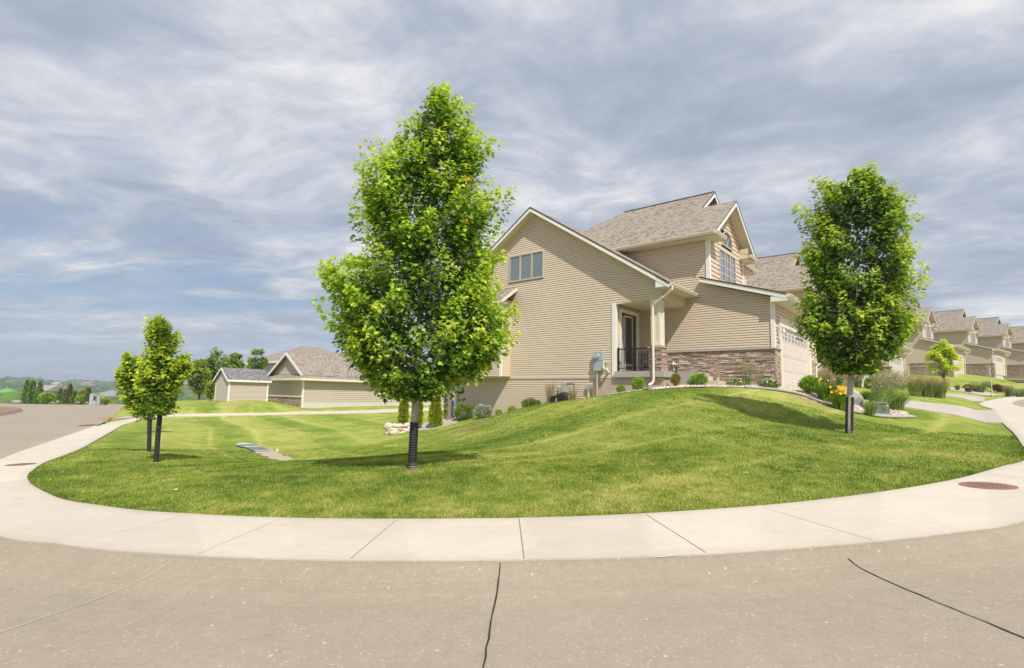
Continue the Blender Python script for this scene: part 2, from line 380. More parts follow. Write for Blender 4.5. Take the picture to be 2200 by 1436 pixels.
CLOSE = np.array([(500, 400), (500, 3000), (-600, 3000), (-300, 500), W(262, 868.3)])
Ipoly = np.vstack([np.array(FARO), [W(201,916)], Ic, CLOSE]); Mpoly = np.vstack([np.array(FARO), Mc, CLOSE]); Opoly = np.vstack([Ofull, CLOSE])
def dist_curve(C, x, y):
    x = np.asarray(x, float).ravel(); y = np.asarray(y, float).ravel(); out = np.full(x.shape, 1e9)
    for a, b in zip(C[:-1], C[1:]):
        d = b-a; t = np.clip(((x-a[0])*d[0]+(y-a[1])*d[1])/(d@d+1e-12), 0, 1)
        out = np.minimum(out, np.hypot(x-a[0]-t*d[0], y-a[1]-t*d[1]))
    return out

CP = [(p[0], p[1], float(hs(*p))-.03) for p in np.vstack([Ic[:250:6], Ic[250::3]])] + [(a[0], a[1], float(hs(*a))-.05) for a in FARO]
def cpt(p): CP.append(tuple(float(q) for q in p))
for px, py in ((1058,896),(1112,886),(1164,872),(1218,863),(1279,855),(1328,846)): cpt(onv(px, py, 19.4))
for px, py, v in ((1402,836,19.2),(1500,832.5,20.2),(1600,834,20.8),(1680,841,21.2),(1720,849,21.3),(1764,866,21.0),(1808,879,20.8),(1845,889,21.0),(1895,897,21.4),(1958,899,22.2)):
    cpt(onv(px, py, v))
def uz(u, v, z): p = u*U+v*V; CP.append((p[0], p[1], z))
for u, v, z in ((-9.6,22.3,2.12),(-5.6,22.3,2.12),(-4.8,23.5,2.08),(-4.8,29,2.1),(-12,26,1.9),(-9,26,2.1),(-9,31,2.1),(-18,24,1.0),(-22.5,22,.15),(-22.5,27,.1),(-12,21,1.5),(-15,20.4,.75),): uz(u, v, z)
for e_ in (((-5.2, 23.2), (2154,908)), ((-5.2, 29.2), (2134,881))):
    a_, b_ = np.array(uvw(*e_[0])), np.array(W(*e_[1])); zb_ = float(hs(*b_))
    for f_ in (.15, .35, .55, .75, .9): q_ = a_+(b_-a_)*f_; CP.append((q_[0], q_[1], 2.08+(zb_-2.08)*f_))
cpt(atY(978,897,28.4)); cpt(atY(1020,903,26.0)); cpt(atY(900,942,23.)); cpt(atY(1000,935,20.)); cpt(atY(833,934,26.8)); cpt(atY(960,912,27.)); cpt(atY(760,950,25.))
TREES_AT = {'T1': atY(885,1008,9.3), 'T2': atY(1825,932,13.7)}
cpt(TREES_AT['T1']); cpt(TREES_AT['T2']); cpt(atY(1200,960,13.)); cpt(atY(1450,900,15.)); cpt(atY(1650,900,15.5)); cpt(atY(2000,930,15.))
t3 = W(335,993); t4 = W(320,970.5); t5 = W(319,930)
for a in (t3, t4, t5): CP.append((a[0], a[1], float(hs(*a))))
cpt(atY(500,1002,11.6)); cpt(atY(700,1001,10.6)); cpt(atY(420,1000,12.6))
cpt(atY(600,984,20.)); cpt(atY(545,964,22.5)); cpt(atY(700,985,19.)); cpt(atY(640,998,18.2)); cpt(atY(800,975,19.5)); cpt(atY(470,960,24)); cpt(atY(650,930,29)); cpt(atY(450,925,30)); cpt(atY(800,915,33))
for px, py, Y in ((400,894,41),(500,893,42),(650,889,43),(760,886,43.5),(845,883,44),(940,878,45),(340,898,41)): cpt(atY(px, py, Y))
for px, py, Y in ((718,877,50.5),(657,878,49),(583,866,54),(880,872,57),(489,863,46.3),(463,864,48),(578,863,49),(450,861,62),(340,867,75),(430,861,80),(640,864,62)): cpt(atY(px, py, Y))
for px, py, Y in ((680,879,50.0),(760,875,51.5),(820,873.5,54.5),(620,871.5,50.5),(700,884,47)): cpt(atY(px, py, Y))
CP.append((-10, 75, .2)); CP.append((10, 60, 1.0)); CP.append((12, 90, 1.5)); CP.append((30, 80, 3))
# lawns in front of the row on the right
for px, py, Y in ((1880,838,29),(1800,833,27.5)): cpt(atY(px, py, Y))
for x, y, z in ((51,62,4.7),(34,48,2.98),(22,34,2.3),(44,58,3.8),(68,74,5.6),(83,85,6.4),(56,60,4.2),(40,70,4.2),(70,92,6.2),(105,104,7.4)): CP.append((x, y, z))
for a in ((-60,80),(-75,95),(-90,105),(-110,110),(-60,104),(-50,95)): CP.append((a[0], a[1], float(hs(*a))-.12))
CP = np.array(CP)
_S = 40.0
def _tps():
    X = CP[:, :2]/_S; n = len(X); d2 = ((X[:, None]-X[None])**2).sum(-1); K = .5*d2*np.log(d2+1e-12); K[np.arange(n), np.arange(n)] = 2e-4
    Pm = np.hstack([np.ones((n, 1)), X]); A = np.zeros((n+3, n+3)); A[:n, :n] = K; A[:n, n:] = Pm; A[n:, :n] = Pm.T
    return np.linalg.solve(A, np.concatenate([CP[:, 2], np.zeros(3)]))
_Wt = _tps()
def h_rbf(x, y):
    sh = np.shape(x); q = np.stack([np.ravel(x), np.ravel(y)], 1)/_S; X = CP[:, :2]/_S; out = np.empty(len(q))
    for i in range(0, len(q), 20000):
        z = q[i:i+20000]; d2 = ((z[:, None]-X[None])**2).sum(-1)
        out[i:i+20000] = (.5*d2*np.log(d2+1e-12))@_Wt[:-3] + _Wt[-3] + z@_Wt[-2:]
    return out.reshape(sh)
def h_far(x, y):
    r = np.hypot(x, y); a = np.degrees(np.arctan2(x, y))
    left = np.interp(r, [0, 100, 200, 500, 900, 1300, 1900, 3200], [-1, -1.9, -9, -16, -9, -1, 12, 14])
    left = left + np.sin(a*.7+1)*np.interp(r, [0, 400, 1900], [0, 1, 3.5]) + np.sin(a*1.9)*np.interp(r, [0, 400, 1900], [0, 0, 2.2])
    mid = np.interp(r, [0, 100, 300, 3200], [0, 1.5, 3, 20])
    return left + (mid-left)*sstep(-20, 5, a)
def h_land(x, y):
    r = np.hypot(x, y); w = sstep(88, 150, r); rb = np.clip(h_rbf(x, y), -4, 9)
    return rb*(1-w) + h_far(x, y)*w
def h_lawn(x, y):
    x = np.asarray(x, float); y = np.asarray(y, float); h = h_land(x, y)
    i = inside(Ipoly, x, y); m = inside(Mpoly, x, y); s = hs(x, y)
    r = np.hypot(x, y)
    out = np.where(i, h, np.where(m, np.minimum(h, s-.05), np.where(r < 125, s-.7, h)))
    return out
def hl1(x, y): return float(h_rbf(np.array([x]), np.array([y]))[0])
def ground(px, py, t0=6.0):
    return hit(px, py, hl1, t0)

# drives and paths: their outlines are known before the lawn so that the lawn can be cut down under them
def G(px, py, t0=6.0): p = ground(px, py, t0); return (p[0], p[1])
def blend_h(x, y):
    h = h_rbf(x, y); s = hs(x, y); w_ = sstep(1.3, .3, dist_curve(Ic, x, y).reshape(np.shape(x))); return h*(1-w_)+(s-.02)*w_
DRIVES = [([uvw(-5.6, 23.15), uvw(-5.2, 23.2), W(2154,908)], [uvw(-5.6, 29.0), uvw(-5.2, 29.2), W(2134,881)]),
          ([G(1998,846.5,20), W(2119,863)], [G(1992,843.5,20), W(2114,857.5)]),
          ([G(2041,839,20), W(2112.5,856)], [G(2041,832.5,20), (47.5,51.0)])]
PATHS = [([W(265,912.4), G(300,903.5,20), G(340,898,20), G(420,895,20), G(500,893.5,20), G(600,891.5,20), G(700,889.8,20), G(800,887.5,20), G(900,884,20), G(975,881,20)],
          [W(201,916), G(262,904,20), G(340,893,20), G(420,889.5,20), G(500,888.5,20), G(600,886.5,20), G(700,884,20), G(800,881,20), G(900,877,20), G(975,874,20)])]
BEDO = [(1240,865,19.35),(1285,856,19.2),(1330,848,19.0),(1402,838,18.9),(1450,834,19.6),(1500,832.5,20.2),(1600,834,20.8),(1680,841,21.2),(1720,849,21.3),(1764,866,21.0),(1808,879,20.8),(1845,889,21.0),(1895,897,21.4),(1966,899,22.4)]
BEDO = [tuple((lambda p: (p[0], p[1]))(onv(*q))) for q in BEDO]
BEDI = [uvw(-12.6,19.95),uvw(-12,19.95),uvw(-11,19.95),uvw(-9.3,19.95),uvw(-8.7,20.9),uvw(-7.4,21.6),uvw(-6.4,22.3),uvw(-5.35,22.9),uvw(-4.7,23.1),uvw(-4.0,23.1),uvw(-3.2,23.2),uvw(-2.4,23.35),uvw(-1.7,23.6),tuple(np.array(BEDO[-1])+.05)]
BEDP = np.vstack([spline(BEDO, 6), spline(BEDI, 6)[::-1]])
# one sheet to the horizon
az = np.concatenate([np.linspace(-178, -56, 40), np.linspace(-54, 54, 330), np.linspace(56, 178, 40)])
rr = np.concatenate([[.3, 1.5, 3], np.geomspace(4.2, 130, 330), np.geomspace(136, 4200, 70)])
A2, R2 = np.meshgrid(np.radians(az), rr); gx, gy = (R2*np.sin(A2)).ravel(), (R2*np.cos(A2)).ravel()
gz_ = h_lawn(gx, gy)
for k_, (near_, far_) in enumerate(DRIVES+PATHS):
    pl_ = np.vstack([spline(near_, 8), spline(far_, 8)[::-1]]); i_ = inside(pl_, gx, gy)
    gz_[i_] = (blend_h if k_ < len(DRIVES) else h_rbf)(gx[i_], gy[i_])-(.14 if k_ < len(DRIVES) else .05)
i_ = inside(BEDP, gx, gy); gz_[i_] -= .05
_d = dist_curve(Ic, gx, gy); _in = inside(Ipoly, gx, gy) & (np.hypot(gx, gy) < 150); _w = sstep(0, np.interp(np.hypot(gx, gy), [10, 30], [.4, 1.3]), _d)
_dr = np.zeros(len(gx), bool)
for near_, far_ in DRIVES+PATHS: _dr |= inside(np.vstack([spline(near_, 8), spline(far_, 8)[::-1]]), gx, gy)
_m = _in & ~_dr; gz_[_m] = (np.minimum(gz_, 90)*_w+(hs(gx, gy)-.03)*(1-_w))[_m]
behind = (gy < 2.0) & (np.hypot(gx, gy) < 200)
gz_ = np.where(behind, hs(gx, gy)-.7, gz_)
na, nr = len(az), len(rr)
ii = np.arange(nr-1)[:, None]*na+np.arange(na-1)[None]; gf = np.stack([ii, ii+1, ii+1+na, ii+na], -1).reshape(-1, 4)
gf2 = np.stack([np.arange(nr-1)*na+na-1, np.arange(nr-1)*na, np.arange(1, nr)*na, np.arange(1, nr)*na+na-1], -1)
def mow(x, y, d=None):  # light and dark sheen of leaning blades, put into the grass colour
    """mowing bands: follow the sidewalk on the berm, run up and down in the hollow"""
    if d is None: d = dist_curve(Ic, x, y)
    x = np.ravel(x); y = np.ravel(y)
    def band(c, per, w=.15):
        f = c/per; k = np.abs(f-np.round(f))*per; return .55*np.tanh(2.2*np.sin(np.pi*f*1.0+.4))+1.25*np.exp(-(k/w)**2)
    b1 = band(d-.25+.2*np.sin(x*.5), 1.9, .12)*.6
    bs = band(x*.574-y*.819+5.25+.22*np.sin(x*.45)+.012*(x-5)**2, 2.75)
    b2 = band(x*.84+y*.54+.25*np.sin(y*.35), 2.0, .13)
    b3 = band(.643*x+.766*y, 3.2, .3)*.8
    ws = sstep(-3.5, .5, x)*sstep(.5, 1.8, d); w2 = sstep(-2.0, -4.5, x)*sstep(10.5, 13.5, y); w3 = sstep(15, 19, x)
    s = b1*(1-ws)+bs*ws; s = s*(1-w2)+b2*w2; s = s*(1-w3)+b3*w3
    s = s*(.72+.28*np.sin(x*.37+y*.23+1.3*np.sin(y*.31)))
    return s*sstep(60, 38, y)*sstep(.1, .6, d)
dI = dist_curve(Ic, gx, gy) if True else None
mw = mow(gx, gy, dI)
def f_lawn(t, b):
    p = geoP(t); a = N(t, 'ShaderNodeAttribute'); a.attribute_name = 'col'; sp = N(t, 'ShaderNodeSeparateColor'); t.links.new(a.outputs['Color'], sp.inputs[0])
    n1 = noise(t, p, .55, 5, .6, .3); n2 = noise(t, p, 3.2, 5, .65); n3 = noise(t, mapping(t, p, scale=(1, 1, .3)), 34, 4, .75); n4 = noise(t, p, .13, 4, .5)
    n5 = noise(t, p, 9, 4, .7); k = math_n(t, 'ADD', math_n(t, 'MULTIPLY', n1, .36), math_n(t, 'ADD', math_n(t, 'ADD', math_n(t, 'MULTIPLY', n2, .26), math_n(t, 'MULTIPLY', n5, .20)), math_n(t, 'MULTIPLY', n4, .18)))
    k = math_n(t, 'ADD', k, math_n(t, 'MULTIPLY_ADD', sp.outputs[0], .17, -.085))
    c = ramp(t, k, [(.36, (.115, .185, .024)), (.44, (.19, .265, .040)), (.50, (.285, .345, .062)), (.57, (.40, .42, .105)), (.68, (.53, .49, .19))])
    c = mixc(t, 1, c, k_rgb(t, math_n(t, 'MULTIPLY_ADD', n3, 1.5, .25)), 'MULTIPLY')
    c = mixc(t, sp.outputs[1], c, (.42, .30, .17))          # bare dry patches
    # far country: duller
    c = mixc(t, sp.outputs[2], c, mixc(t, n1, (.085, .12, .03), (.26, .24, .10)))
    t.links.new(c, b.inputs['Base Color']); bump(t, b, n3, .05, .9)
M_lawn = mat('mown_lawn', (.1,.16,.03), .95, f_lawn, spec=.1)
dry = np.zeros(len(gx))
for px, py, rx, ry in ((1035,905,1.4,.45),(995,925,.9,.4),(1765,868,.5,.3),(1725,857,.45,.25),(505,868,1.2,.4),(1845,935,.30,.25),(335,994,.35,.3),(320,972,.35,.3),(885,1010,.22,.2)):
    q = ground(px, py); a = math.atan2(q[0], q[1]); dx, dy = gx-q[0], gy-q[1]
    lx = dx*math.cos(a)-dy*math.sin(a); ly = dx*math.sin(a)+dy*math.cos(a)
    dry = np.maximum(dry, np.clip(1.3-np.sqrt((lx/rx)**2+(ly/ry/2.2)**2), 0, 1)*.8)
gc = np.stack([mw*.5+.5, dry, sstep(110, 200, np.hypot(gx, gy))], 1)
lawn = npobj('lawn', np.stack([gx, gy, gz_], 1), [gf, gf2], M_lawn, colr=gc, smooth=True); tag(lawn, kind='structure')

# sidewalk: one slab along the kerb, with a skirt
lat = 8; SW = []; nC = len(Oc)
for j in range(lat+1):
    f = j/lat; q = Ic*(1-f)+Oc*f; SW.append(np.column_stack([q, hs(q[:, 0], q[:, 1])]))
SW = [np.column_stack([SW[0][:, :2], SW[0][:, 2]-.15])]+SW+[np.column_stack([SW[-1][:, :2], SW[-1][:, 2]-.2])]
sv = np.vstack(SW); ii = np.arange(len(SW)-1)[:, None]*nC+np.arange(nC-1)[None]
_cut = sorted(int(np.argmin(np.hypot(*(Ic-np.array(W(px, py))).T))) for px, py in ((1115,1114),(850,1119),(1388,1106),(1640,1091),(600,1116),(1930,1064),(398,1108),(2118,1018),(214,941),(93,995),(61,1028),(2178,930),(2134,881)))
_sl = np.searchsorted(_cut, np.arange(nC)); _tone = np.random.default_rng(4).uniform(.94, 1.05, len(_cut)+2)[_sl]
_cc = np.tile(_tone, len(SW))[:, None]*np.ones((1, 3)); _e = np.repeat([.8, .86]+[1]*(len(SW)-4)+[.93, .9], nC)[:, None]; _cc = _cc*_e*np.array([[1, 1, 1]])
def f_walk(t, b):
    f_conc((.60, .54, .455))(t, b); lk = b.inputs['Base Color'].links[0].from_socket; a = N(t, 'ShaderNodeAttribute'); a.attribute_name = 'col'
    st = ramp(t, noise(t, geoP(t), 1.7, 7, .7, .6), [(.28, .91), (.44, 1.0)])
    t.links.new(mixc(t, 1, mixc(t, 1, lk, a.outputs['Color'], 'MULTIPLY'), k_rgb(t, st), 'MULTIPLY'), b.inputs['Base Color'])
M_walk2 = mat('sidewalk_slabs', (.6, .53, .42), .85, f_walk)
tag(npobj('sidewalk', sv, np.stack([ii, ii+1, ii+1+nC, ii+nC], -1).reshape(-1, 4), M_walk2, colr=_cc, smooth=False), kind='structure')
# rolled kerb and road
def offset(C, d):
    t = np.gradient(C, axis=0); t /= np.linalg.norm(t, axis=1)[:, None]+1e-9; return C+np.stack([t[:, 1], -t[:, 0]], 1)*d
Of = np.vstack([spline(FARO+[W(201,916)], 8)[:-1], Oc]); prof = [(-.04, -.02), (.0, -.012), (.05, -.02), (.14, -.06), (.26, -.105), (.36, -.122), (.5, -.129), (.75, -.1345), (.752, -.18)]
rows = []
for d, z in prof:
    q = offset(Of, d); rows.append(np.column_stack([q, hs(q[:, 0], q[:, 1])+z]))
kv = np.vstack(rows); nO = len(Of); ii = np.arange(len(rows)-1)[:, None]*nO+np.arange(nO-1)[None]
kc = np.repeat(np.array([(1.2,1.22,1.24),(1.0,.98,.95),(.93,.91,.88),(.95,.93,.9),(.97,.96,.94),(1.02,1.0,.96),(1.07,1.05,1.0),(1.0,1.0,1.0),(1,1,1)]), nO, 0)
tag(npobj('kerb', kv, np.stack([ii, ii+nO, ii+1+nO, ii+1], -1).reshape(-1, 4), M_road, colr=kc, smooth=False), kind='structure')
xs = np.concatenate([-np.geomspace(.3, 170, 90)[::-1], [0], np.geomspace(.3, 90, 80)]); ys = np.concatenate([-np.geomspace(.5, 60, 20)[::-1], np.linspace(0, 12, 34), np.geomspace(12.4, 125, 90)])
X2, Y2 = np.meshgrid(xs, ys); xv, yv = X2.ravel(), Y2.ravel()
Kc = offset(Of, .15); Kpoly = np.vstack([Kc, CLOSE]); far_edge = np.array([W(0, 866.5), W(80, 867.5), W(160, 868.5), W(220, 868), W(267, 867)])
road_z = hs(xv, yv)-.136
far_lim = np.interp(xv, far_edge[:, 0], far_edge[:, 1]); keepv = (~inside(Kpoly, xv, yv)) & (yv < far_lim+.8) & ~((yv > 60) & (xv > -20) & (xv < uvw(2, 60)[0]))
nx = len(xs); ii = np.arange(len(ys)-1)[:, None]*nx+np.arange(nx-1)[None]; rf = np.stack([ii, ii+1, ii+1+nx, ii+nx], -1).reshape(-1, 4)
inO = inside(Kpoly, xv, yv)
rf = rf[(keepv[rf].any(1)) & (~inO[rf].all(1))]
tag(npobj('road', np.stack([xv, yv, road_z], 1), rf, M_road, colr=np.ones((len(xv), 3)), smooth=True), kind='structure')

# ------------------------------------------------------------------ building kit (local axes: u along the gable walls, v into the row)
def lap(mb, plane, fx, z0, z1, xl, xr, e=.1016, holes=(), o=.0):
    if not callable(xl): _a = xl; xl = lambda z: _a
    if not callable(xr): _b = xr; xr = lambda z: _b
    def pt(s, z, q): return (s, fx-q-o, z) if plane == 'v' else (fx+q+o, s, z)
    n = int(math.ceil((z1-z0)/e-1e-6))
    for k in range(n):
        za, zb = z0+k*e, min(z0+(k+1)*e, z1); zm = (za+zb)/2
        segs = [[(xl(za), xl(zb)), (xr(za), xr(zb))]]
        for h in holes:
            if h[2] < zm < h[3]:
                ns = []
                for a, b in segs:
                    if h[1] <= a[0] or h[0] >= b[0]: ns.append([a, b]); continue
                    if h[0] > a[0]: ns.append([a, (h[0], h[0])])
                    if h[1] < b[0]: ns.append([(h[1], h[1]), b])
                segs = ns
        for a, b in segs:
            if b[0]-a[0] < .01 and b[1]-a[1] < .01: continue
            q = .014; zg = za+(zb-za)*.74; gi = -.028     # clapboard: lip at the foot, shadow groove under the next lip
            ag, bg_ = a[0]+(a[1]-a[0])*.74, b[0]+(b[1]-b[0])*.74
            vs = [pt(a[0], za, q), pt(b[0], za, q), pt(bg_, zg, .003), pt(ag, zg, .003), pt(bg_, zg, gi), pt(ag, zg, gi), pt(max(b[1], a[1]), zb, gi), pt(a[1], zb, gi), pt(a[0], za, gi), pt(b[0], za, gi)]
            fs = [(0,1,2,3), (3,2,4,5), (5,4,6,7), (8,9,1,0)]
            mb.add(vs, fs)
STONES = [(.46,.36,.28),(.40,.31,.25),(.54,.44,.35),(.38,.29,.23),(.47,.28,.19),(.58,.49,.40),(.44,.36,.31),(.32,.25,.21),(.50,.36,.26),(.47,.41,.35),(.42,.27,.22),(.55,.45,.34)]
def stones(mb, plane, fx, s0, s1, z0, z1, seed=1, zf=None):
    r = random.Random(seed); z = z0
    def P3(s, zz, o): return (s, fx-o, zz) if plane == 'v' else (fx+o, s, zz)
    while z < z1-.01:
        h = min(r.uniform(.035, .085), z1-z); s = s0-r.uniform(0, .15)
        while s < s1-.005:
            w = r.uniform(.10, .42); a, b = max(s, s0), min(s+w, s1); s += w
            if b-a < .02: continue
            if zf is not None and z+h < zf((a+b)/2): continue
            d = r.uniform(.018, .055); c = r.choice(STONES); k = r.uniform(.8, 1.18); c = tuple(x*k for x in c)
            t = r.uniform(-.006, .006); g = .004
            vs = [P3(a+g, z+g, 0), P3(b-g, z+g, 0), P3(b-g, z+h-g, 0), P3(a+g, z+h-g, 0),
                  P3(a+g*1.8, z+g*1.6, d), P3(b-g*1.8, z+g*1.6+t*.4, d+t), P3(b-g*1.8, z+h-g*1.6, d+t*.6), P3(a+g*1.8, z+h-g*1.6+t*.4, d*.92)]
            mb.add(vs, [(4,5,6,7), (0,1,5,4), (1,2,6,5), (2,3,7,6), (3,0,4,7)], c=c)
        z += h
    a, b = P3(s0, z0, .004), P3(s1, z1, .004); e = 0.0
    q = [P3(s0, z0, .006), P3(s1, z0, .006), P3(s1, z1, .006), P3(s0, z1, .006)]; mb.add(q, [(0,1,2,3)], c=(.13,.10,.08))
def rpoly(mb, pts, eave, th=.04):
    pts = [np.array(p, float) for p in pts]; e = np.array(eave, float); e /= np.linalg.norm(e)
    n = np.cross(pts[1]-pts[0], pts[2]-pts[0]); n /= np.linalg.norm(n)
    if n[2] < 0: n = -n
    sl = np.cross(n, e); uv = [(p@e, p@sl) for p in pts]
    mb.prism(pts, -n*th, uv)
def gutter(mb, a, b, out):
    """K-style gutter from a to b (top back edge), out = horizontal unit vector away from the wall"""
    a, b, o = np.array(a, float), np.array(b, float), np.array(out, float); z = np.array([0, 0, 1.])
    pr = [(0, .0), (.125, .0), (.125, -.03), (.105, -.06), (.075, -.12), (0, -.12)]
    mb.prism([a+o*x+z*y for x, y in pr], b-a)
def board(mb, a, b, th=.03): mb.box(a, b)
def window(name, parent, off, plane, fx, s0, s1, z0, z1, lights=3, blind=True, munt=False, frame=M_taupe, glass=M_glass, bmat=M_blind, fw=.07):
    def bx(m, sa, sb, za, zb, o0, o1):
        if plane == 'v': m.box((sa, fx-o1, za), (sb, fx-o0, zb))
        else: m.box((fx+o0, sa, za), (fx+o1, sb, zb))
    g = MB(off); bx(g, s0+.03, s1-.03, z0+.03, z1-.03, .004, .012); w = g.build(name, glass, parent)
    f = MB(off)
    bx(f, s0, s1, z1-fw, z1, .0, .05); bx(f, s0, s1, z0, z0+fw*1.1, .0, .055); bx(f, s0, s0+fw, z0+fw*1.1, z1-fw, .0, .05); bx(f, s1-fw, s1, z0+fw*1.1, z1-fw, .0, .05)
    lw = (s1-s0)/lights
    for k in range(1, lights): bx(f, s0+k*lw-fw*.62, s0+k*lw+fw*.62, z0+fw*1.1, z1-fw, .0, .048)
    f.build('window_frame', frame, w)
    if blind:
        b = MB(off); z = z0+fw*1.4
        while z < z1-fw*1.2: bx(b, s0+fw+.01, s1-fw-.01, z, z+.022, .013, .018); z += .045
        b.build('blind', bmat, w)
    if munt:
        b = MB(off)
        for k in range(lights):
            a = s0+k*lw; m = a+lw/2; bx(b, m-.009, m+.009, z0+fw, z1-fw, .013, .022)
            for q in range(1, 4): zz = z0+fw+(z1-z0-2*fw)*q/4; bx(b, a+fw*.7, a+lw-fw*.7, zz-.009, zz+.009, .013, .0215)
        b.build('muntin', M_white, w)
    return w

Z0, ZC = 2.12, 3.60                                   # garage slab, top of the stone veneer
EV, SL = 8.62, .73                                    # main eave height, main roof pitch
def zr(v): return EV+SL*(v-21.8)
GR = lambda u: 6.78-.318*(u+8.18)                     # top of the garage roof
def build_unit(root, off, end=True):
    p = root; back = -11.1 if end else -17.0
    # walls
    w = MB(off)
    rk = lambda z: min(-5.4, -8.18-(z-6.55)/.318) if z < 6.45 else -7.86
    lap(w, 'v', 22.4, ZC, 8.42, lambda z: (back if z < 5.7 else -15.2) if end else back, rk)
    if not end: lap(w, 'v', 22.4, Z0-.6, ZC, back, -9.4)
    w.build('side_wall', M_siding, p)
    w = MB(off)
    lim = lambda z: max(0, (zr(24.75)-.18-z)/SL)
    lap(w, 'u', -7.86, 6.55, 10.5, lambda z: max(22.4, 24.75-lim(z)), lambda z: min(27.1, 24.75+lim(z)), e=.2,
        holes=((23.66, 25.90, 6.9, 8.36), (24.07, 25.43, 8.62, 9.3)))
    w.build('front_wall', M_siding, p)
    w = MB(off)
    lap(w, 'u', -5.4, ZC, 5.52, 22.4, 29.7, e=.1524, holes=((23.1, 28.95, 0, 4.95),))
    lap(w, 'u', -6.3, Z0, 5.3, 29.7, 32.6, e=.1524, holes=((30.45, 31.75, 0, 4.5),)); w.build('garage_wall', M_siding, p)
    w = MB(off)                                        # structure behind the visible faces
    w.box((back if end else -17.0, 22.45, Z0-.9), (-5.5, 29.6, 5.3)); w.box((-17.4, 22.45, 5.3), (-7.95, 27.05, 8.4)); w.box((-17.4, 27.05, 5.3), (-8.9, 31.4, 8.4)); w.box((-17.4, 29.6, Z0-.9), (-6.4, 37.5 if end else 34.5, 5.2))
    w.build('rear_wall', M_siding, p)
    # stone veneer
    s = MB(off); stones(s, 'v', 22.4, -10.9 if end else -9.4, -5.36, Z0-.35, ZC, 3); stones(s, 'u', -5.4, 22.36, 23.1, Z0-.35, ZC, 4); sv_ = s.build('stone_veneer', M_stone, p, attr=True)
    s = MB(off); stones(s, 'u', -5.4, 28.95, 29.7, Z0-.35, ZC, 5); s.build('stone_veneer', M_stone, p, attr=True)
    s = MB(off); s.box((-11 if end else -9.4, 22.31, ZC), (-5.32, 22.4, ZC+.055)); s.box((-5.4, 22.33, ZC+.002), (-5.31, 23.1, ZC+.057)); s.build('stone_cap', M_conc, sv_)
    # trim boards
    t = MB(off)
    t.box((-5.50, 22.355, ZC+.06), (-5.36, 22.40, 5.5)); t.box((-5.40, 22.357, ZC+.06), (-5.355, 22.50, 5.5))
    t.build('corner_board', M_white, p)
    t = MB(off); t.box((-7.98, 22.355, 6.55), (-7.82, 22.40, 8.42)); t.box((-7.86, 22.357, 6.55), (-7.815, 22.52, 8.42)); t.build('corner_board', M_white, p)
    t = MB(off); t.box((-7.86, 27.0, 6.4), (-7.815, 27.12, 8.42)); t.box((-8.6, 27.45, 6.4), (-8.5, 27.57, 8.4)); t.build('corner_board', M_white, p)
    # windows on the upper front
    window('window', p, off, 'u', -7.86, 23.66, 25.90, 6.86, 8.36, 3, blind=False, munt=True, frame=M_taupe)
    a = MB(off); c0, z0, r0 = 24.75, 8.66, .68
    arc = [(c0+r0*math.cos(math.pi*k/14), z0+r0*math.sin(math.pi*k/14)) for k in range(15)]
    a.poly([(-7.852, s_, z_) for s_, z_ in arc]); aw = a.build('arched_window', M_glass, p)
    a = MB(off)
    for k in range(14):
        (s1, z1), (s2, z2) = arc[k], arc[k+1]; a.beam((-7.83, s1, z1), (-7.83, s2, z2), .05, .06, (1, 0, 0))
    a.box((-7.86, c0-.72, z0-.06), (-7.80, c0+.72, z0)); a.box((-7.85, c0-.01, z0), (-7.835, c0+.01, z0+r0))
    for k in (4, 10): a.beam((-7.84, c0, z0), (-7.84, *arc[k]), .012, .018, (1, 0, 0))
    a.build('window_frame', M_taupe, aw)
    # roofs
    r = MB(off); f1 = -7.38; ZF = zr(24.75); MR = 26.7; ZM = zr(MR); MU = -9.0
    rpoly(r, [(-19.05, 21.8, EV), (f1, 21.8, EV), (f1, 24.75, ZF), (MU, 24.75, ZF), (MU, MR, ZM), (-14.15, MR, ZM)], (1,0,0))
    rpoly(r, [(f1, 24.75, ZF), (f1, 27.7, EV), (-12, 27.7, EV), (-12, 24.75, ZF)], (1,0,0))
    rpoly(r, [(-14.15, MR, ZM), (MU, MR, ZM), (MU, 2*MR-21.8, EV), (-19.05, 2*MR-21.8, EV)], (1,0,0))
    rpoly(r, [(-19.05, 2*MR-21.8, EV), (-19.05, 21.8, EV), (-14.15, MR, ZM)], (0,1,0))
    r.box((-14.1, MR-.09, ZM-.01), (MU, MR+.09, ZM+.02)); rm = r.build('roof', M_roof, p)
    f = MB(off)                                        # rake boards of the two front gables
    for (ua, va, za, vb, zb) in ((f1, 21.95, zr(21.95), 24.75, ZF), (f1, 27.62, zr(21.88), 24.75, ZF), (MU, 24.7, zr(24.7), MR, ZM), (MU, 31.5, EV+.07, MR, ZM)):
        f.beam((ua+.012, va, za-.15), (ua+.012, vb, zb-.15), .026, .19, (0, 0, 1))
    f.build('rake_board', M_white, rm)
    f = MB(off)
    for (ua, va, za, vb, zb) in ((f1+.005, 21.8, EV, 24.75, ZF), (f1+.005, 27.7, EV, 24.75, ZF), (MU+.005, 31.6, EV, MR, ZM), (MU+.005, 24.7, zr(24.7), MR, ZM)):
        f.beam((ua+.03, va, za-.035), (ua+.03, vb, zb-.035), .012, .045)
    f.build('drip_edge', M_flash, rm)
    s = MB(off)
    s.box((-19.0, 21.84, 8.42), (f1-.01, 22.42, 8.46)); s.box((-7.84, 22.42, 8.421), (f1-.01, 22.98, 8.459))
    s.box((-7.86, 26.55, 8.38), (f1-.01, 27.66, 8.42)); s.box((-8.9, 27.15, 8.30), (-7.98, 29.8, 8.34))
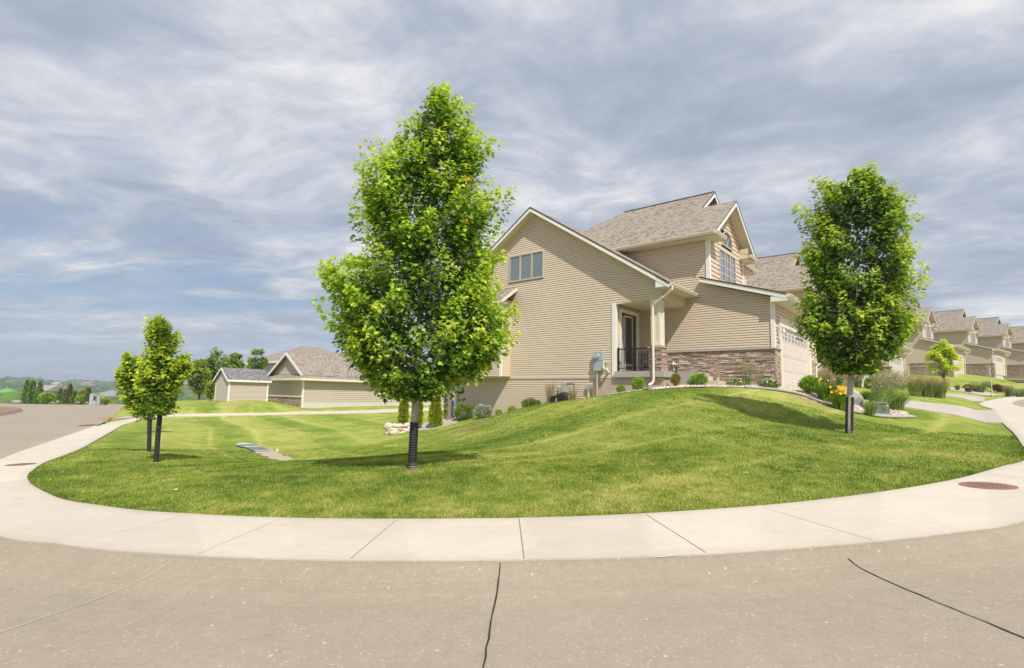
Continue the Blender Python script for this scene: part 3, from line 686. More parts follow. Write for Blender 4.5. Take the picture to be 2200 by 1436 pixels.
    for v0_, v1_, zz in ((21.9, 24.75, None), (27.6, 24.75, None)):
        a1, a2 = (f1, v0_, zr(21.9)-.10), (f1, v1_, ZF-.10); s.prism([(-7.86, v0_, zr(21.9)-.16), (-7.86, v1_, ZF-.16), (f1, v1_, ZF-.16), (f1, v0_, zr(21.9)-.16)], (0, 0, .02))
    s.prism([(MU-.9, 25.0, zr(25.0)-.2), (MU-.9, MR, ZM-.2), (MU, MR, ZM-.2), (MU, 25.0, zr(25.0)-.2)], (0, 0, .02))
    s.build('soffit', M_soffit, rm)
    b = MB(off); b.box((-7.855, 26.5, 8.42), (f1-.03, 26.53, 8.9)); b.build('gable_return', M_soffit, rm); b = MB(off); b.box((-7.855, 22.98, 8.42), (f1-.03, 23.0, 8.56)); b.build('gable_return', M_soffit, rm); b = MB(off); b.poly([(-9.5, 25.1, zr(25.1)-.2), (-9.5, 28.3, zr(25.1)-.2), (-9.5, MR, ZM-.2)]); b.build('gable_face', M_soffit, rm)
    r = MB(off); rpoly(r, [(f1-.02, 26.5, 8.60), (f1-.02, 27.72, 8.60), (-7.86, 27.72, 8.78), (-7.86, 26.5, 8.78)], (0,1,0), .03); rpoly(r, [(-7.98, 27.3, 8.50), (-7.98, 29.9, 8.50), (-8.9, 29.9, 8.66), (-8.9, 27.3, 8.66)], (0,1,0), .03); r.build('return_roof', M_roof, rm)
    g = MB(off)
    gutter(g, (-19.1, 21.80, 8.575), (f1, 21.80, 8.575), (0, -1, 0)); gutter(g, (f1, 21.68, 8.576), (f1, 22.98, 8.576), (1, 0, 0)); gutter(g, (f1, 26.5, 8.575), (f1, 27.75, 8.575), (1, 0, 0))
    gutter(g, (-7.96, 27.2, 8.48), (-7.96, 29.9, 8.48), (1, 0, 0)); g.build('gutter', M_trim, p)
    # garage roof
    r = MB(off); ge = -4.82
    rpoly(r, [(ge, 22.08, GR(ge)), (ge, 30.05, GR(ge)), (-8.9, 30.05, GR(-8.9)), (-8.9, 27.1, GR(-8.9)), (-8.18, 27.1, GR(-8.18)), (-8.18, 22.08, GR(-8.18))], (0,1,0))
    rpoly(r, [(-5.5, 30.05, 5.5), (-5.5, 32.95, 5.5), (-8.9, 32.95, 6.6), (-8.9, 30.05, 6.6)], (0,1,0))
    rg = r.build('garage_roof', M_roof, p)
    f = MB(off); f.beam((ge, 22.09, GR(ge)-.13), (-8.18, 22.09, GR(-8.18)-.13), .03, .19); f.beam((ge+.0, 22.075, GR(ge)-.17), (-8.18, 22.075, GR(-8.18)-.17), .03, .10)
    f.box((ge-.02, 22.1, GR(ge)-.24), (ge+.01, 30.0, GR(ge)-.05)); f.box((-5.40, 22.07, 5.42), (ge+.01, 22.13, 5.62)); f.build('rake_board', M_white, rg)
    f = MB(off); f.beam((ge, 22.05, GR(ge)-.025), (-8.18, 22.05, GR(-8.18)-.025), .02, .045); f.build('drip_edge', M_flash, rg)
    s = MB(off); s.box((-5.40, 22.12, 5.42), (ge-.02, 30.0, 5.46)); s.box((-6.3, 30.0, 5.22), (-5.52, 32.9, 5.26)); s.build('soffit', M_soffit, rg)
    g = MB(off); gutter(g, (ge+.01, 22.05, GR(ge)-.04), (ge+.01, 30.1, GR(ge)-.04), (1, 0, 0)); gutter(g, (-5.49, 30.0, 5.46), (-5.49, 33.0, 5.46), (1, 0, 0)); g.build('gutter', M_trim, p)
    # downspouts at the far side of the garage
    d = MB(off)
    d.tube([(-4.72, 29.95, 5.5), (-4.75, 29.95, 5.35), (-5.30, 29.80, 5.0), (-5.32, 29.78, 4.8), (-5.32, 29.78, Z0+.1)], .045, 8); dn = d.build('downspout', M_trim, p)
    d = MB(off); d.tube([(-5.42, 32.6, 5.4), (-5.45, 32.6, 5.2), (-6.2, 32.5, 4.9), (-6.24, 32.5, 4.7), (-6.24, 32.5, Z0)], .045, 8); d.build('downspout', M_trim, p)
    # garage door
    d = MB(off); d.box((-5.50, 23.42, Z0), (-5.44, 28.36, 4.60))
    for k in range(4):
        za = Z0+.02+k*.617
        for q in range(8):
            va = 23.47+q*.612; d.box((-5.44, va+.04, za+.05), (-5.428, va+.57, za+.565)); d.box((-5.428, va+.10, za+.11), (-5.419, va+.51, za+.505))
    gd = d.build('garage_door', M_door, p)
    for q in range(8):
        va = 23.47+q*.612; g = MB(off); g.box((-5.4185, va+.13, 4.12), (-5.412, va+.48, 4.42)); gw = g.build('door_window', M_glass, gd)
        g = MB(off); g.box((-5.4118, va+.295, 4.12), (-5.404, va+.315, 4.42)); g.box((-5.4119, va+.13, 4.26), (-5.4045, va+.48, 4.28)); g.build('muntin', M_white, gw)
    t = MB(off); t.box((-5.5, 23.10, Z0-.02), (-5.34, 23.42, 4.62)); t.box((-5.5, 28.36, Z0-.02), (-5.34, 28.95, 4.62)); t.box((-5.5, 23.08, 4.60), (-5.335, 28.97, 4.95)); t.build('door_trim', M_trim, gd)
    d = MB(off); d.box((-6.36, 30.75, Z0), (-6.30, 31.5, 4.22)); ed = d.build('entry_door', M_door, p)
    t = MB(off); t.box((-6.36, 30.45, Z0), (-6.25, 30.75, 4.5)); t.box((-6.36, 31.5, Z0), (-6.25, 31.75, 4.5)); t.box((-6.36, 30.75, 4.22), (-6.252, 31.5, 4.5)); t.build('door_trim', M_trim, ed)
    # lamps beside the garage door
    for vv, uu, zz in ((22.85, -5.36, 4.35), (30.1, -6.28, 4.3)):
        l = MB(off); l.box((uu-.02, vv-.05, zz-.12), (uu+.03, vv+.05, zz+.16)); l.tube([(uu+.03, vv, zz+.05), (uu+.12, vv, zz+.16), (uu+.2, vv, zz+.10)], .015, 6)
        l.lathe(uu+.2, vv, [(.03, zz+.12), (.05, zz+.06), (.11, zz-.06), (.105, zz-.075), (.03, zz-.07)], 12); l.build('wall_lamp', M_galv, p, smooth=False)
    return p

# ---- the end house with the gable block
def rz_root(name, u, v, z, label, cat, group=None):
    p = u*U+v*V; return empty(name, (p[0], p[1], z), -AZ, label, cat, group)
HO = (-12.0, 24.0, 1.2)
house = rz_root('townhouse', *HO, 'large tan end townhouse with gable wall and corner porch, behind the two maples', 'townhouse', 'tan townhouses along the right hand street')
build_unit(house, HO, True)
GA, GZ, GS = -15.42, 10.72, .655                      # gable apex and pitch
gt = lambda u: GZ-GS*abs(u-GA)
w = MB(HO)
hl_ = ((-17.03, -14.87, 7.22, 8.58),)
lap(w, 'v', 20.0, 2.50, 10.45, lambda z: max(-20.66, GA-(GZ-.14-z)/GS), lambda z: (-11.09 if z < 5.62 else min(-8.9, GA+(GZ-.14-z)/GS)), holes=hl_)
lap(w, 'v', 20.02, -.3, 2.40, -20.66, -12.12)
w.build('gable_wall', M_siding, house)
w = MB(HO); w.box((-20.62, 19.985, 2.40), (-11.1, 20.03, 2.50)); w.build('belt_board', M_siding, house)
w = MB(HO); w.box((-20.62, 20.05, -.5), (-11.2, 33, 6.0)); w.prism([(-20.6, 20.05, 6.0), (-8.95, 20.05, 6.0), (GA, 20.05, 10.3)], (0, 12, 0)); w.box((-11.2, 22.45, 2), (-11.0, 33, 6)); w.build('rear_wall', M_siding, house)
r = MB(HO); eR, eL = -8.42, -21.6
rpoly(r, [(GA, 19.58, GZ), (eR, 19.58, gt(eR)), (eR, 22.4, gt(eR)), (-9.3, 31, gt(-9.3)), (GA, 31, GZ)], (0,1,0))
rpoly(r, [(eL, 19.58, gt(eL)), (GA, 19.58, GZ), (GA, 33, GZ), (eL, 33, gt(eL))], (0,1,0)); gr = r.build('roof', M_roof, house)
f = MB(HO)
for e_ in (eR, eL):
    f.beam((e_, 19.575, gt(e_)-.135), (GA, 19.575, GZ-.135), .03, .17); f.beam((e_, 19.562, gt(e_)-.19), (GA, 19.562, GZ-.19), .03, .075)
f.prism([(-9.0, 19.56, 5.98), (eR+.02, 19.56, 5.98), (eR+.02, 19.56, gt(eR)-.05), (-9.0, 19.56, gt(-9.0)-.05)], (0, .04, 0)); f.build('rake_board', M_white, gr)
f = MB(HO)
for e_ in (eR, eL): f.beam((e_, 19.55, gt(e_)-.03), (GA, 19.55, GZ-.03), .015, .05)
f.build('drip_edge', M_flash, gr)
s = MB(HO)
for e_ in (eR, eL): s.prism([(e_, 19.6, gt(e_)-.22), (GA, 19.6, GZ-.22), (GA, 20.0, GZ-.22), (e_, 20.0, gt(e_)-.22)], (0, 0, .02))
s.box((-8.9, 19.6, 5.96), (eR, 22.39, 6.0)); s.build('soffit', M_soffit, gr)
g = MB(HO); gutter(g, (eR, 19.55, gt(eR)-.04), (eR, 22.38, gt(eR)-.04), (1, 0, 0)); g.build('gutter', M_trim, house)
window('window', house, HO, 'v', 20.0, -17.03, -14.87, 7.22, 8.58, 3, blind=True)
t = MB(HO); t.box((-20.72, 19.97, -.3), (-20.55, 20.02, 6.4)); t.build('corner_board', M_white, house)
t = MB(HO); t.box((-11.19, 19.955, 2.46), (-11.02, 20.0, 5.62)); t.box((-11.06, 19.957, 2.46), (-11.01, 20.14, 5.62)); t.build('corner_board', M_white, house)
# bump-out with shed roof
bo = MB(HO)
lap(bo, 'v', 19.3, 2.52, 6.1, -20.1, -16.85, holes=())
def ulap(mb, u, v0, v1, z0, z1):
    n = int((z1-z0)/.1016)
    for k in range(n):
        za = z0+k*.1016; mb.add([(u+.015, v0, za), (u+.015, v1, za), (u, v1, za+.1016), (u, v0, za+.1016), (u-.004, v0, za), (u-.004, v1, za)], [(0,1,2,3), (4,5,1,0)])
ulap(bo, -16.85, 19.3, 20.0, 2.52, 6.3); bo.box((-20.1, 19.32, 2.47), (-16.88, 20.0, 2.515)); bb = bo.build('bay', M_siding, house)
t = MB(HO); t.box((-16.95, 19.265, 2.5), (-16.83, 19.30, 6.1)); t.box((-16.85, 19.268, 2.5), (-16.815, 19.36, 6.1)); t.build('corner_board', M_white, bb)
t = MB(HO); t.box((-16.86, 19.95, 2.5), (-16.80, 19.985, 6.3)); t.build('inside_corner', M_siding, bb)
r = MB(HO); rpoly(r, [(-20.5, 18.85, 6.18), (-16.5, 18.85, 6.18), (-16.5, 20.0, 6.95), (-20.5, 20.0, 6.95)], (1,0,0)); r.build('bay_roof', M_roof, bb)
f = MB(HO); f.beam((-16.49, 18.87, 6.09), (-16.49, 20.0, 6.86), .03, .14); f.box((-20.5, 18.83, 6.02), (-16.48, 18.86, 6.15)); f.box((-20.45, 18.86, 6.02), (-16.52, 19.3, 6.05)); f.build('fascia', M_trim, bb)
# satellite dish on the bay roof
d = MB(HO); c = np.array([-17.55, 19.25, 7.02]); ax = np.array([.62, .12, .75]); ax /= np.linalg.norm(ax); e1 = np.cross(ax, (0,0,1)); e1 /= np.linalg.norm(e1); e2 = np.cross(ax, e1)
vs = [c-ax*.07]; 
for rr_, dd in ((.12, -.062), (.24, -.03), (.33, .02)): vs += [c+ax*dd+(e1*math.cos(t_)+e2*1.15*math.sin(t_))*rr_ for t_ in np.linspace(0, 2*math.pi, 24, endpoint=False)]
fs = [(0, 1+k, 1+(k+1) % 24) for k in range(24)]+[(1+r_*24+k, 1+(r_+1)*24+k, 1+(r_+1)*24+(k+1) % 24, 1+r_*24+(k+1) % 24) for r_ in range(2) for k in range(24)]
d.add(vs, fs); sd = d.build('satellite_dish', M_greymetal, house, smooth=True)
d = MB(HO); d.tube([c-ax*.06, c-ax*.12-np.array([0,0,.1]), c+np.array([0,.1,-.45])], .025, 8); d.build('mast', M_galv, sd); d = MB(HO); d.tube([c-e2*.36+ax*.02, c+ax*.42-e2*.05], .012, 6); d.box(c+ax*.42-.04, c+ax*.42+.04); d.build('feed_arm', M_galv, sd)
# foundation, porch slab, steps
w = MB(HO); w.poly([(-12.12, 20.0, .6), (-8.9, 20.0, .6), (-8.9, 20.0, 2.46), (-12.12, 20.0, 2.46)], uv=[(-12.12, .6), (-8.9, .6), (-8.9, 2.46), (-12.12, 2.46)])
w.poly([(-8.9, 20.0, .6), (-8.9, 21.0, .6), (-8.9, 21.0, 2.5), (-8.9, 20.0, 2.5)], uv=[(0, .6), (1, .6), (1, 2.5), (0, 2.5)]); w.build('foundation_wall', M_brick, house)
s = MB(HO)
s.box((-11.01, 19.86, 2.44), (-8.82, 22.39, 2.68)); s.box((-8.82, 21.0, 1.6), (-7.9, 22.30, 2.679)); s.box((-8.90, 21.0, .9), (-8.84, 22.3, 2.42)); s.build('porch_slab', M_conc, house)
s = MB(HO); s.box((-7.9, 21.0, 1.6), (-7.5, 22.28, 2.50)); s.box((-7.5, 21.0, 1.6), (-7.1, 22.28, 2.33)); s.box((-7.1, 21.0, 1.6), (-6.6, 22.28, 2.18)); s.build('porch_steps', M_walk, house)
# porch ceiling and header, back wall, door
s = MB(HO); s.box((-11.0, 20.06, 5.58), (-8.96, 22.39, 5.62)); s.build('porch_ceiling', M_soffit, house)
w = MB(HO); lap(w, 'u', -8.9, 5.58, 5.98, 20.0, 22.38, e=.1016); w.box((-8.95, 20.04, 5.60), (-8.91, 22.38, 5.97)); w.box((-11.05, 19.99, 5.585), (-8.9, 20.04, 5.63)); w.build('porch_header', M_siding, house)
w = MB(HO); lap(w, 'u', -11.06, 3.66, 5.58, 20.14, 22.39, holes=((20.32, 22.02, 2.6, 5.42),)); w.build('porch_wall', M_siding, house)
s = MB(HO); stones(s, 'u', -11.06, 20.05, 20.34, 2.68, 3.66, 12); s.build('stone_veneer', M_stone, house, attr=True); s = MB(HO); stones(s, 'u', -11.06, 22.0, 22.36, 2.68, 3.66, 13); s.build('stone_veneer', M_stone, house, attr=True)
d = MB(HO); d.box((-11.09, 20.46, 2.72), (-11.05, 21.9, 5.28)); dg = d.build('patio_door', M_dglass, house)
t = MB(HO); t.box((-11.1, 20.32, 2.69), (-10.98, 20.46, 5.42)); t.box((-11.1, 21.9, 2.69), (-10.98, 22.03, 5.42)); t.box((-11.1, 20.46, 5.28), (-10.982, 21.9, 5.42)); t.build('door_trim', M_trim, dg)
t = MB(HO); t.box((-11.06, 20.78, 2.72), (-11.02, 20.86, 5.2)); t.box((-11.06, 21.5, 2.72), (-11.02, 21.56, 5.2)); t.box((-11.06, 20.86, 5.12), (-11.022, 21.5, 5.2)); t.box((-11.06, 20.86, 2.72), (-11.022, 21.5, 2.82)); t.box((-11.06, 20.86, 2.98), (-11.022, 21.5, 3.06)); t.build('door_frame', M_taupe, dg)
d = MB(HO); d.box((-11.055, 20.47, 2.75), (-11.03, 20.77, 5.15)); d.build('curtain', M_blind, dg)
# column
cc = MB(HO); cx0, cx1, cy0, cy1 = -9.42, -8.98, 19.93, 20.37
cc.box((cx0+.04, cy0+.04, 3.66), (cx1-.04, cy1-.04, 5.60))
for (a0, b0) in ((cx0+.0, cy0+.0),): pass
for a0 in (cx0+.02, cx1-.12): cc.box((a0, cy0+.015, 3.70), (a0+.10, cy0+.04, 5.58)); cc.box((a0, cy1-.04, 3.70), (a0+.10, cy1-.015, 5.58))
for b0 in (cy0+.02, cy1-.12): cc.box((cx1-.04, b0, 3.70), (cx1-.015, b0+.10, 5.58))
for zz in (3.70, 5.44): cc.box((cx0+.12, cy0+.017, zz), (cx1-.12, cy0+.04, zz+.14)); cc.box((cx1-.04, cy0+.12, zz), (cx1-.017, cy1-.12, zz+.14))
pc = cc.build('porch_column', M_trim, house)
s = MB(HO); stones(s, 'v', cy0-.02, cx0-.04, cx1+.06, 2.68, 3.60, 21); stones(s, 'u', cx1+.02, cy0-.05, cy1+.04, 2.68, 3.60, 22); s.box((cx0-.02, cy0, 2.68), (cx1, cy1+.02, 3.58), c=(.2,.15,.12)); s.build('stone_base', M_stone, pc, attr=True)
s = MB(HO); s.box((cx0-.09, cy0-.09, 3.60), (cx1+.09, cy1+.09, 3.66)); s.build('stone_cap', M_conc, pc)
# railing
rl = MB(HO); rl.box((-10.98, 20.06, 3.60), (-9.50, 20.10, 3.65)); rl.box((-10.98, 20.065, 2.80), (-9.50, 20.095, 2.84))
for x in (-10.94, -9.50): rl.box((x-.03, 20.05, 2.68), (x+.03, 20.11, 3.70))
for k in range(1, 11): x = -10.94+k*1.44/11; rl.box((x-.01, 20.07, 2.84), (x+.01, 20.09, 3.60))
rl.build('railing', M_black, house)
# downspout at the column
d = MB(HO); zt = gt(eR)-.16
d.tube([(eR+.06, 19.68, zt), (eR+.06, 19.68, zt-.12), (-8.70, 19.72, zt-.35), (-9.12, 19.78, zt-.58), (-9.24, 19.80, zt-.72), (-9.24, 19.80, 2.30), (-9.28, 19.74, 2.18), (-9.36, 19.60, 2.10)], .05, 8); d.build('downspout', M_trim, house)
d = MB(HO); d.tube([(-12.0, 21.66, 8.46), (-12.0, 21.66, 8.32), (-12.02, 21.95, 8.22), (-12.02, 22.2, 8.17)], .05, 8); d.build('downspout', M_trim, house)
# electric meter, conduit, small boxes, pipes
d = MB(HO); d.box((-12.0, 19.80, 2.72), (-11.56, 19.985, 3.54)); d.box((-12.01, 19.79, 3.16), (-11.55, 19.99, 3.18)); em = d.build('electric_meter_box', M_greymetal, house)
d = MB(HO); d.add(*(lambda n: ([(-11.79+.11*math.cos(2*math.pi*k/n), 19.80, 3.34+.11*math.sin(2*math.pi*k/n)) for k in range(n)]+[(-11.79+.085*math.cos(2*math.pi*k/n), 19.68, 3.34+.085*math.sin(2*math.pi*k/n)) for k in range(n)], [(k, (k+1) % n, n+(k+1) % n, n+k) for k in range(n)]+[tuple(range(n, 2*n))]))(16)); d.build('meter_dial', M_galv, em)
d = MB(HO); d.tube([(-11.86, 19.88, 2.73), (-11.86, 19.88, 1.2)], .035, 8); d.build('conduit', M_galv, em)
d = MB(HO); d.box((-12.42, 19.88, 1.92), (-12.18, 19.99, 2.14)); ub = d.build('utility_box', M_galv, house); d = MB(HO); d.tube([(-12.32, 19.92, 1.93), (-12.32, 19.92, .9)], .022, 6); d.build('conduit', M_trim, ub)
d = MB(HO); d.tube([(-11.50, 19.97, 3.1), (-11.50, 19.80, 3.1), (-11.50, 19.78, 2.86), (-11.42, 19.75, 2.76), (-11.30, 19.72, 2.80)], .045, 8); d.tube([(-11.36, 19.97, 2.66), (-11.36, 19.76, 2.66), (-11.28, 19.72, 2.76)], .06, 8); d.build('vent_pipe', M_soffit, house)
d = MB(HO); d.box((-18.78, 19.88, 1.0), (-18.62, 19.99, 1.14)); d.build('dryer_vent', M_white, house)
d = MB(HO); d.box((-13.62, 19.70, 1.80), (-13.38, 19.93, 2.10)); d.lathe(-13.5, 19.80, [(.05, 2.10), (.09, 2.13), (.09, 2.20), (.04, 2.22)], 12); d.box((-13.86, 19.72, 1.86), (-13.62, 19.90, 1.98)); d.lathe(-13.78, 19.81, [(.09, 1.96), (.1, 2.0), (.03, 2.04)], 12); gm = d.build('gas_meter', M_galv, house)
d = MB(HO); d.tube([(-13.4, 19.82, 2.10), (-13.4, 19.82, 2.16), (-13.02, 19.82, 2.16), (-13.0, 19.82, 2.10), (-13.0, 19.84, 1.1)], .025, 6); d.tube([(-13.86, 19.82, 1.92), (-13.9, 19.82, 1.4), (-13.9, 19.82, .8)], .022, 6); d.tube([(-14.38, 19.97, 2.14), (-14.38, 19.9, 2.12), (-14.4, 19.9, 1.3)], .02, 6); d.build('gas_pipe', M_bark_d, gm)

# ---- the row beyond: one unit copied
def copy_tree(o, parent=None):
    c = o.copy(); col.objects.link(c); c.parent = parent
    for ch in o.children: copy_tree(ch, c)
    return c
UO = (-9.0, 26.0, 2.0)
G0 = np.array([-7.4, 24.75, 10.75])                   # front gable peak in unit coordinates
def place_unit(o, gpx, gpy, Y, a):
    g = atY(gpx, gpy, Y); a = R(a); uu = np.array([math.cos(a), -math.sin(a), 0]); vv = np.array([math.sin(a), math.cos(a), 0])
    d = np.array(UO)-G0; q = g+uu*d[0]+vv*d[1]+np.array([0, 0, d[2]]); o.location = tuple(q); o.rotation_euler = (0, 0, -a)
proto = empty('townhouse', (0,0,0), 0, 'tan townhouse directly behind the right hand maple, its roof showing left of the crown', 'townhouse', 'tan townhouses along the right hand street')
build_unit(proto, UO, False)
ROW = [(1757, 566, 36.5, 39, None), (1858, 632, 50, 44, 'tan townhouse whose garage door shows right of the right hand maple trunk'),
       (2000, 659.5, 65, 49, 'tan townhouse behind the bright yellow green small tree'), (2095, 680, 77, 52, 'tan townhouse behind the bare sapling and the dark red bushes'),
       (2168, 695, 88, 54, 'tan townhouse second from the right edge, roof peaks small'), (2245, 712, 100, 55, 'farthest tan townhouse cut off by the right edge of the photo')]
for i, (gx_, gy_, Y_, a_, lb) in enumerate(ROW):
    o = proto if i == 0 else copy_tree(proto)
    if lb: o['label'] = lb
    place_unit(o, gx_, gy_, Y_, a_)

# ------------------------------------------------------------------ neighbouring buildings on the left
def quad(mb, *p, uv=None): mb.poly(list(p), uv)
NO = (-47.0, 25.8, 0.0)
nb = rz_root('long_garage_building', *NO, 'long low tan building with stone base and steep front gable across the path', 'building')
zb, ze, zs = -.6, 2.72, 1.0
w = MB(NO); lap(w, 'v', 25.8, 1.15, ze, -53.9, -47.0, e=.19); w.build('end_wall', M_siding_n, nb)
w = MB(NO)
def nlap(u, v0, v1, z0, z1, e=.19):
    lap(w, 'u', u, z0, z1, v0, v1, e=e)
nlap(-47.0, 25.8, 52.0, .55, ze); w.build('long_wall', M_siding_n, nb)
w = MB(NO); w.box((-60, 26.0, -1), (-47.1, 52, ze)); w.build('inner_wall', M_siding_n, nb)
s = MB(NO); stones(s, 'v', 25.8, -53.9, -47.1, -.7, 1.05, 31); nst = s.build('stone_base', M_stone, nb, attr=True)
s = MB(NO); s.box((-53.95, 25.68, 1.05), (-47.05, 25.8, 1.15)); s.build('stone_cap', M_trim, nst)
s = MB(NO); s.box((-47.3, 25.78, -1.0), (-46.96, 52, .54)); s.build('foundation', M_found, nb)
t = MB(NO); t.box((-47.14, 25.72, -.1), (-46.93, 25.84, ze)); t.build('corner_board', M_white, nb)
r = MB(NO); hw_, zr0 = 7.0, ze+.1; sl = .485; RU = -46.4
rz = lambda u: zr0+sl*(RU-u)
rpoly(r, [(RU, 25.2, zr0), (RU, 53, zr0), (RU-6, 53, rz(RU-6)), (RU-6, 31.0, rz(RU-6)), (RU-5.2, 30.2, rz(RU-5.2))], (0,1,0))
rpoly(r, [(RU, 25.2, zr0), (RU-5.2, 30.2, rz(RU-5.2)), (RU-9, 30.2, rz(RU-5.2)), (-55.0, 25.2, zr0)], (1,0,0))
rpoly(r, [(RU-6, 31, rz(RU-6)), (RU-6, 53, rz(RU-6)), (RU-14, 53, zr0), (RU-14, 31, zr0)], (0,1,0)); nr_ = r.build('roof', M_roof_n, nb)
r = MB(NO); ga, gz, gl, gr2 = -50.3, 5.35, -53.9, -46.9                      # steep decorative gable over the end wall
zf = ze+.42; r.prism([(gl, 25.55, zf), (ga, 25.55, gz), (ga, 33.5, gz), (gl, 33.5, zf)], (0, 0, -.08), uv=[(0,0),(4,0),(4,6),(0,6)]); r.prism([(ga, 25.55, gz), (gr2, 25.55, zf), (gr2, 33.5, zf), (ga, 33.5, gz)], (0, 0, -.08), uv=[(0,0),(4,0),(4,6),(0,6)]); r.build('gable_roof', M_roof_n, nb)
w = MB(NO); lap(w, 'v', 26.0, zf, gz-.1, lambda z: ga-(gz-.12-z)/(gz-zf)*(ga-gl), lambda z: ga+(gz-.12-z)/(gz-zf)*(gr2-ga), e=.12); w.build('gable_wall', M_siding_n, nb)
f = MB(NO); f.beam((gl, 25.53, zf-.1), (ga, 25.53, gz-.1), .04, .24); f.beam((gr2, 25.53, zf-.1), (ga, 25.53, gz-.1), .04, .24); f.build('rake_board', M_white, nb)
f = MB(NO); f.box((-55, 25.15, ze-.1), (RU, 25.22, zr0+.02)); f.box((RU-.03, 25.2, ze-.1), (RU+.03, 53, zr0+.02)); f.box((-55, 25.22, ze-.08), (RU-.04, 25.8, ze-.05)); f.build('fascia', M_trim, nb)
d = MB(NO); dv0, dv1 = 33.5, 37.5; du = RU-1.6; zd = rz(du)
lap(d, 'u', du, zd-.1, zd+1.0, dv0, dv1, e=.12); d.box((du-2.4, dv0, zd-.1), (du-.02, dv1, zd+1.0)); dm = d.build('dormer', M_siding_n, nb)
r = MB(NO); rpoly(r, [(du+.3, dv0-.4, zd+1.05), (du+.3, dv1+.4, zd+1.05), (du-2.5, dv1+.4, zd+1.9), (du-2.5, dv0-.4, zd+1.9)], (0,1,0)); r.build('dormer_roof', M_roof_n, dm)
f = MB(NO); f.box((du+.28, dv0-.42, zd+.88), (du+.33, dv1+.42, zd+1.06)); f.beam((du+.3, dv0-.42, zd+.97), (du-2.4, dv0-.42, zd+1.78), .05, .2); f.box((du-.02, dv0-.02, zd), (du+.06, dv0+.16, zd+.95)); f.build('fascia', M_white, dm)

SO = (-49.3, 19.9, .6)
a_ = atY(489, 862, 46.5); SO = (a_@U, a_@V, a_[2]-.05)
shed = rz_root('garden_shed', *SO, 'small tan shed with grey shingle roof standing left of the long low building', 'shed')
su, sv2, sz = SO; L1, L2, hh = 2.75, 3.45, 1.95
w = MB(SO); pk = sz+hh+.98; mu = su-L1/2
lap(w, 'v', sv2, sz+.05, pk, lambda z: max(su-L1, mu-(pk-z)/(.98)*L1/2), lambda z: min(su, mu+(pk-z)/(.98)*L1/2), e=.11); w.build('gable_wall', M_siding_n, shed)
w = MB(SO); lap(w, 'u', su, sz+.05, sz+hh, sv2, sv2+L2, e=.11); w.box((su-L1+.03, sv2+.03, sz-.3), (su-.03, sv2+L2-.03, sz+hh)); w.build('side_wall', M_siding_n, shed)
r = MB(SO); ex = .22; k = .98/(L1/2)
for sg in (1, -1): rpoly(r, [(mu, sv2-.2, pk+.06), (mu+sg*(L1/2+ex), sv2-.2, pk+.06-k*(L1/2+ex)), (mu+sg*(L1/2+ex), sv2+L2+.25, pk+.06-k*(L1/2+ex)), (mu, sv2+L2+.25, pk+.06)], (0,1,0))
r.build('roof', M_roof_s, shed)
t = MB(SO)
for sg in (1, -1): t.beam((mu, sv2-.22, pk-.03), (mu+sg*(L1/2+ex), sv2-.22, pk-.03-k*(L1/2+ex)), .03, .15)
t.box((su+ex-.02, sv2-.2, sz+hh-.22), (su+ex+.02, sv2+L2+.2, sz+hh-.05))
for a, b in ((su-.02, sv2-.03), (su-.02, sv2+L2-.1)): t.box((a-.09, b, sz), (a+.06, b+.13, sz+hh))
t.box((su-L1-.03, sv2-.03, sz), (su-L1+.09, sv2+.02, sz+hh)); t.build('trim', M_white, shed)

# two storey house farther back
q_ = atY(664, 800, 90); BO = (q_@U, q_@V, 1.7)
bh = rz_root('hip_roof_house', *BO, 'two storey house with low hip roof rising behind the shed and low building', 'house')
bu, bv, bz = BO; w = MB(BO); W1, W2, hb = 22, 12, 5.3
w.box((bu-W1, bv, bz-3), (bu, bv+W2, bz+hb)); w.build('wall', mat('grey_blue_siding', (.40,.42,.43), .7, variegate((.40,.42,.43), .06)), bh)
r = MB(BO); o_ = .8; zt = bz+hb; cxm = bu-W1/2; hr = 3.2
c1_, c2_ = (cxm, bv+W2*.38, zt+hr), (cxm, bv+W2*.62, zt+hr)
A_, B_, C_, D_ = (bu-W1-o_, bv-o_, zt), (bu+o_, bv-o_, zt), (bu+o_, bv+W2+o_, zt), (bu-W1-o_, bv+W2+o_, zt)
rpoly(r, [A_, B_, c1_], (1,0,0), .1); rpoly(r, [B_, C_, c2_, c1_], (0,1,0), .1); rpoly(r, [C_, D_, c2_], (1,0,0), .1); rpoly(r, [D_, A_, c1_, c2_], (0,1,0), .1); r.build('roof', M_roof_n, bh)
f = MB(BO); f.box((bu-W1-o_, bv-o_-.05, zt-.35), (bu+o_+.05, bv-o_, zt)); f.box((bu+o_, bv-o_, zt-.35), (bu+o_+.05, bv+W2+o_, zt)); f.build('fascia', M_white, bh)
for a in (-11.5, -7.5, -4.6, -2.2): window('window', bh, BO, 'v', bv, bu+a, bu+a+1.5, zt-2.2, zt-.6, 1, blind=False, frame=M_white, fw=.12)

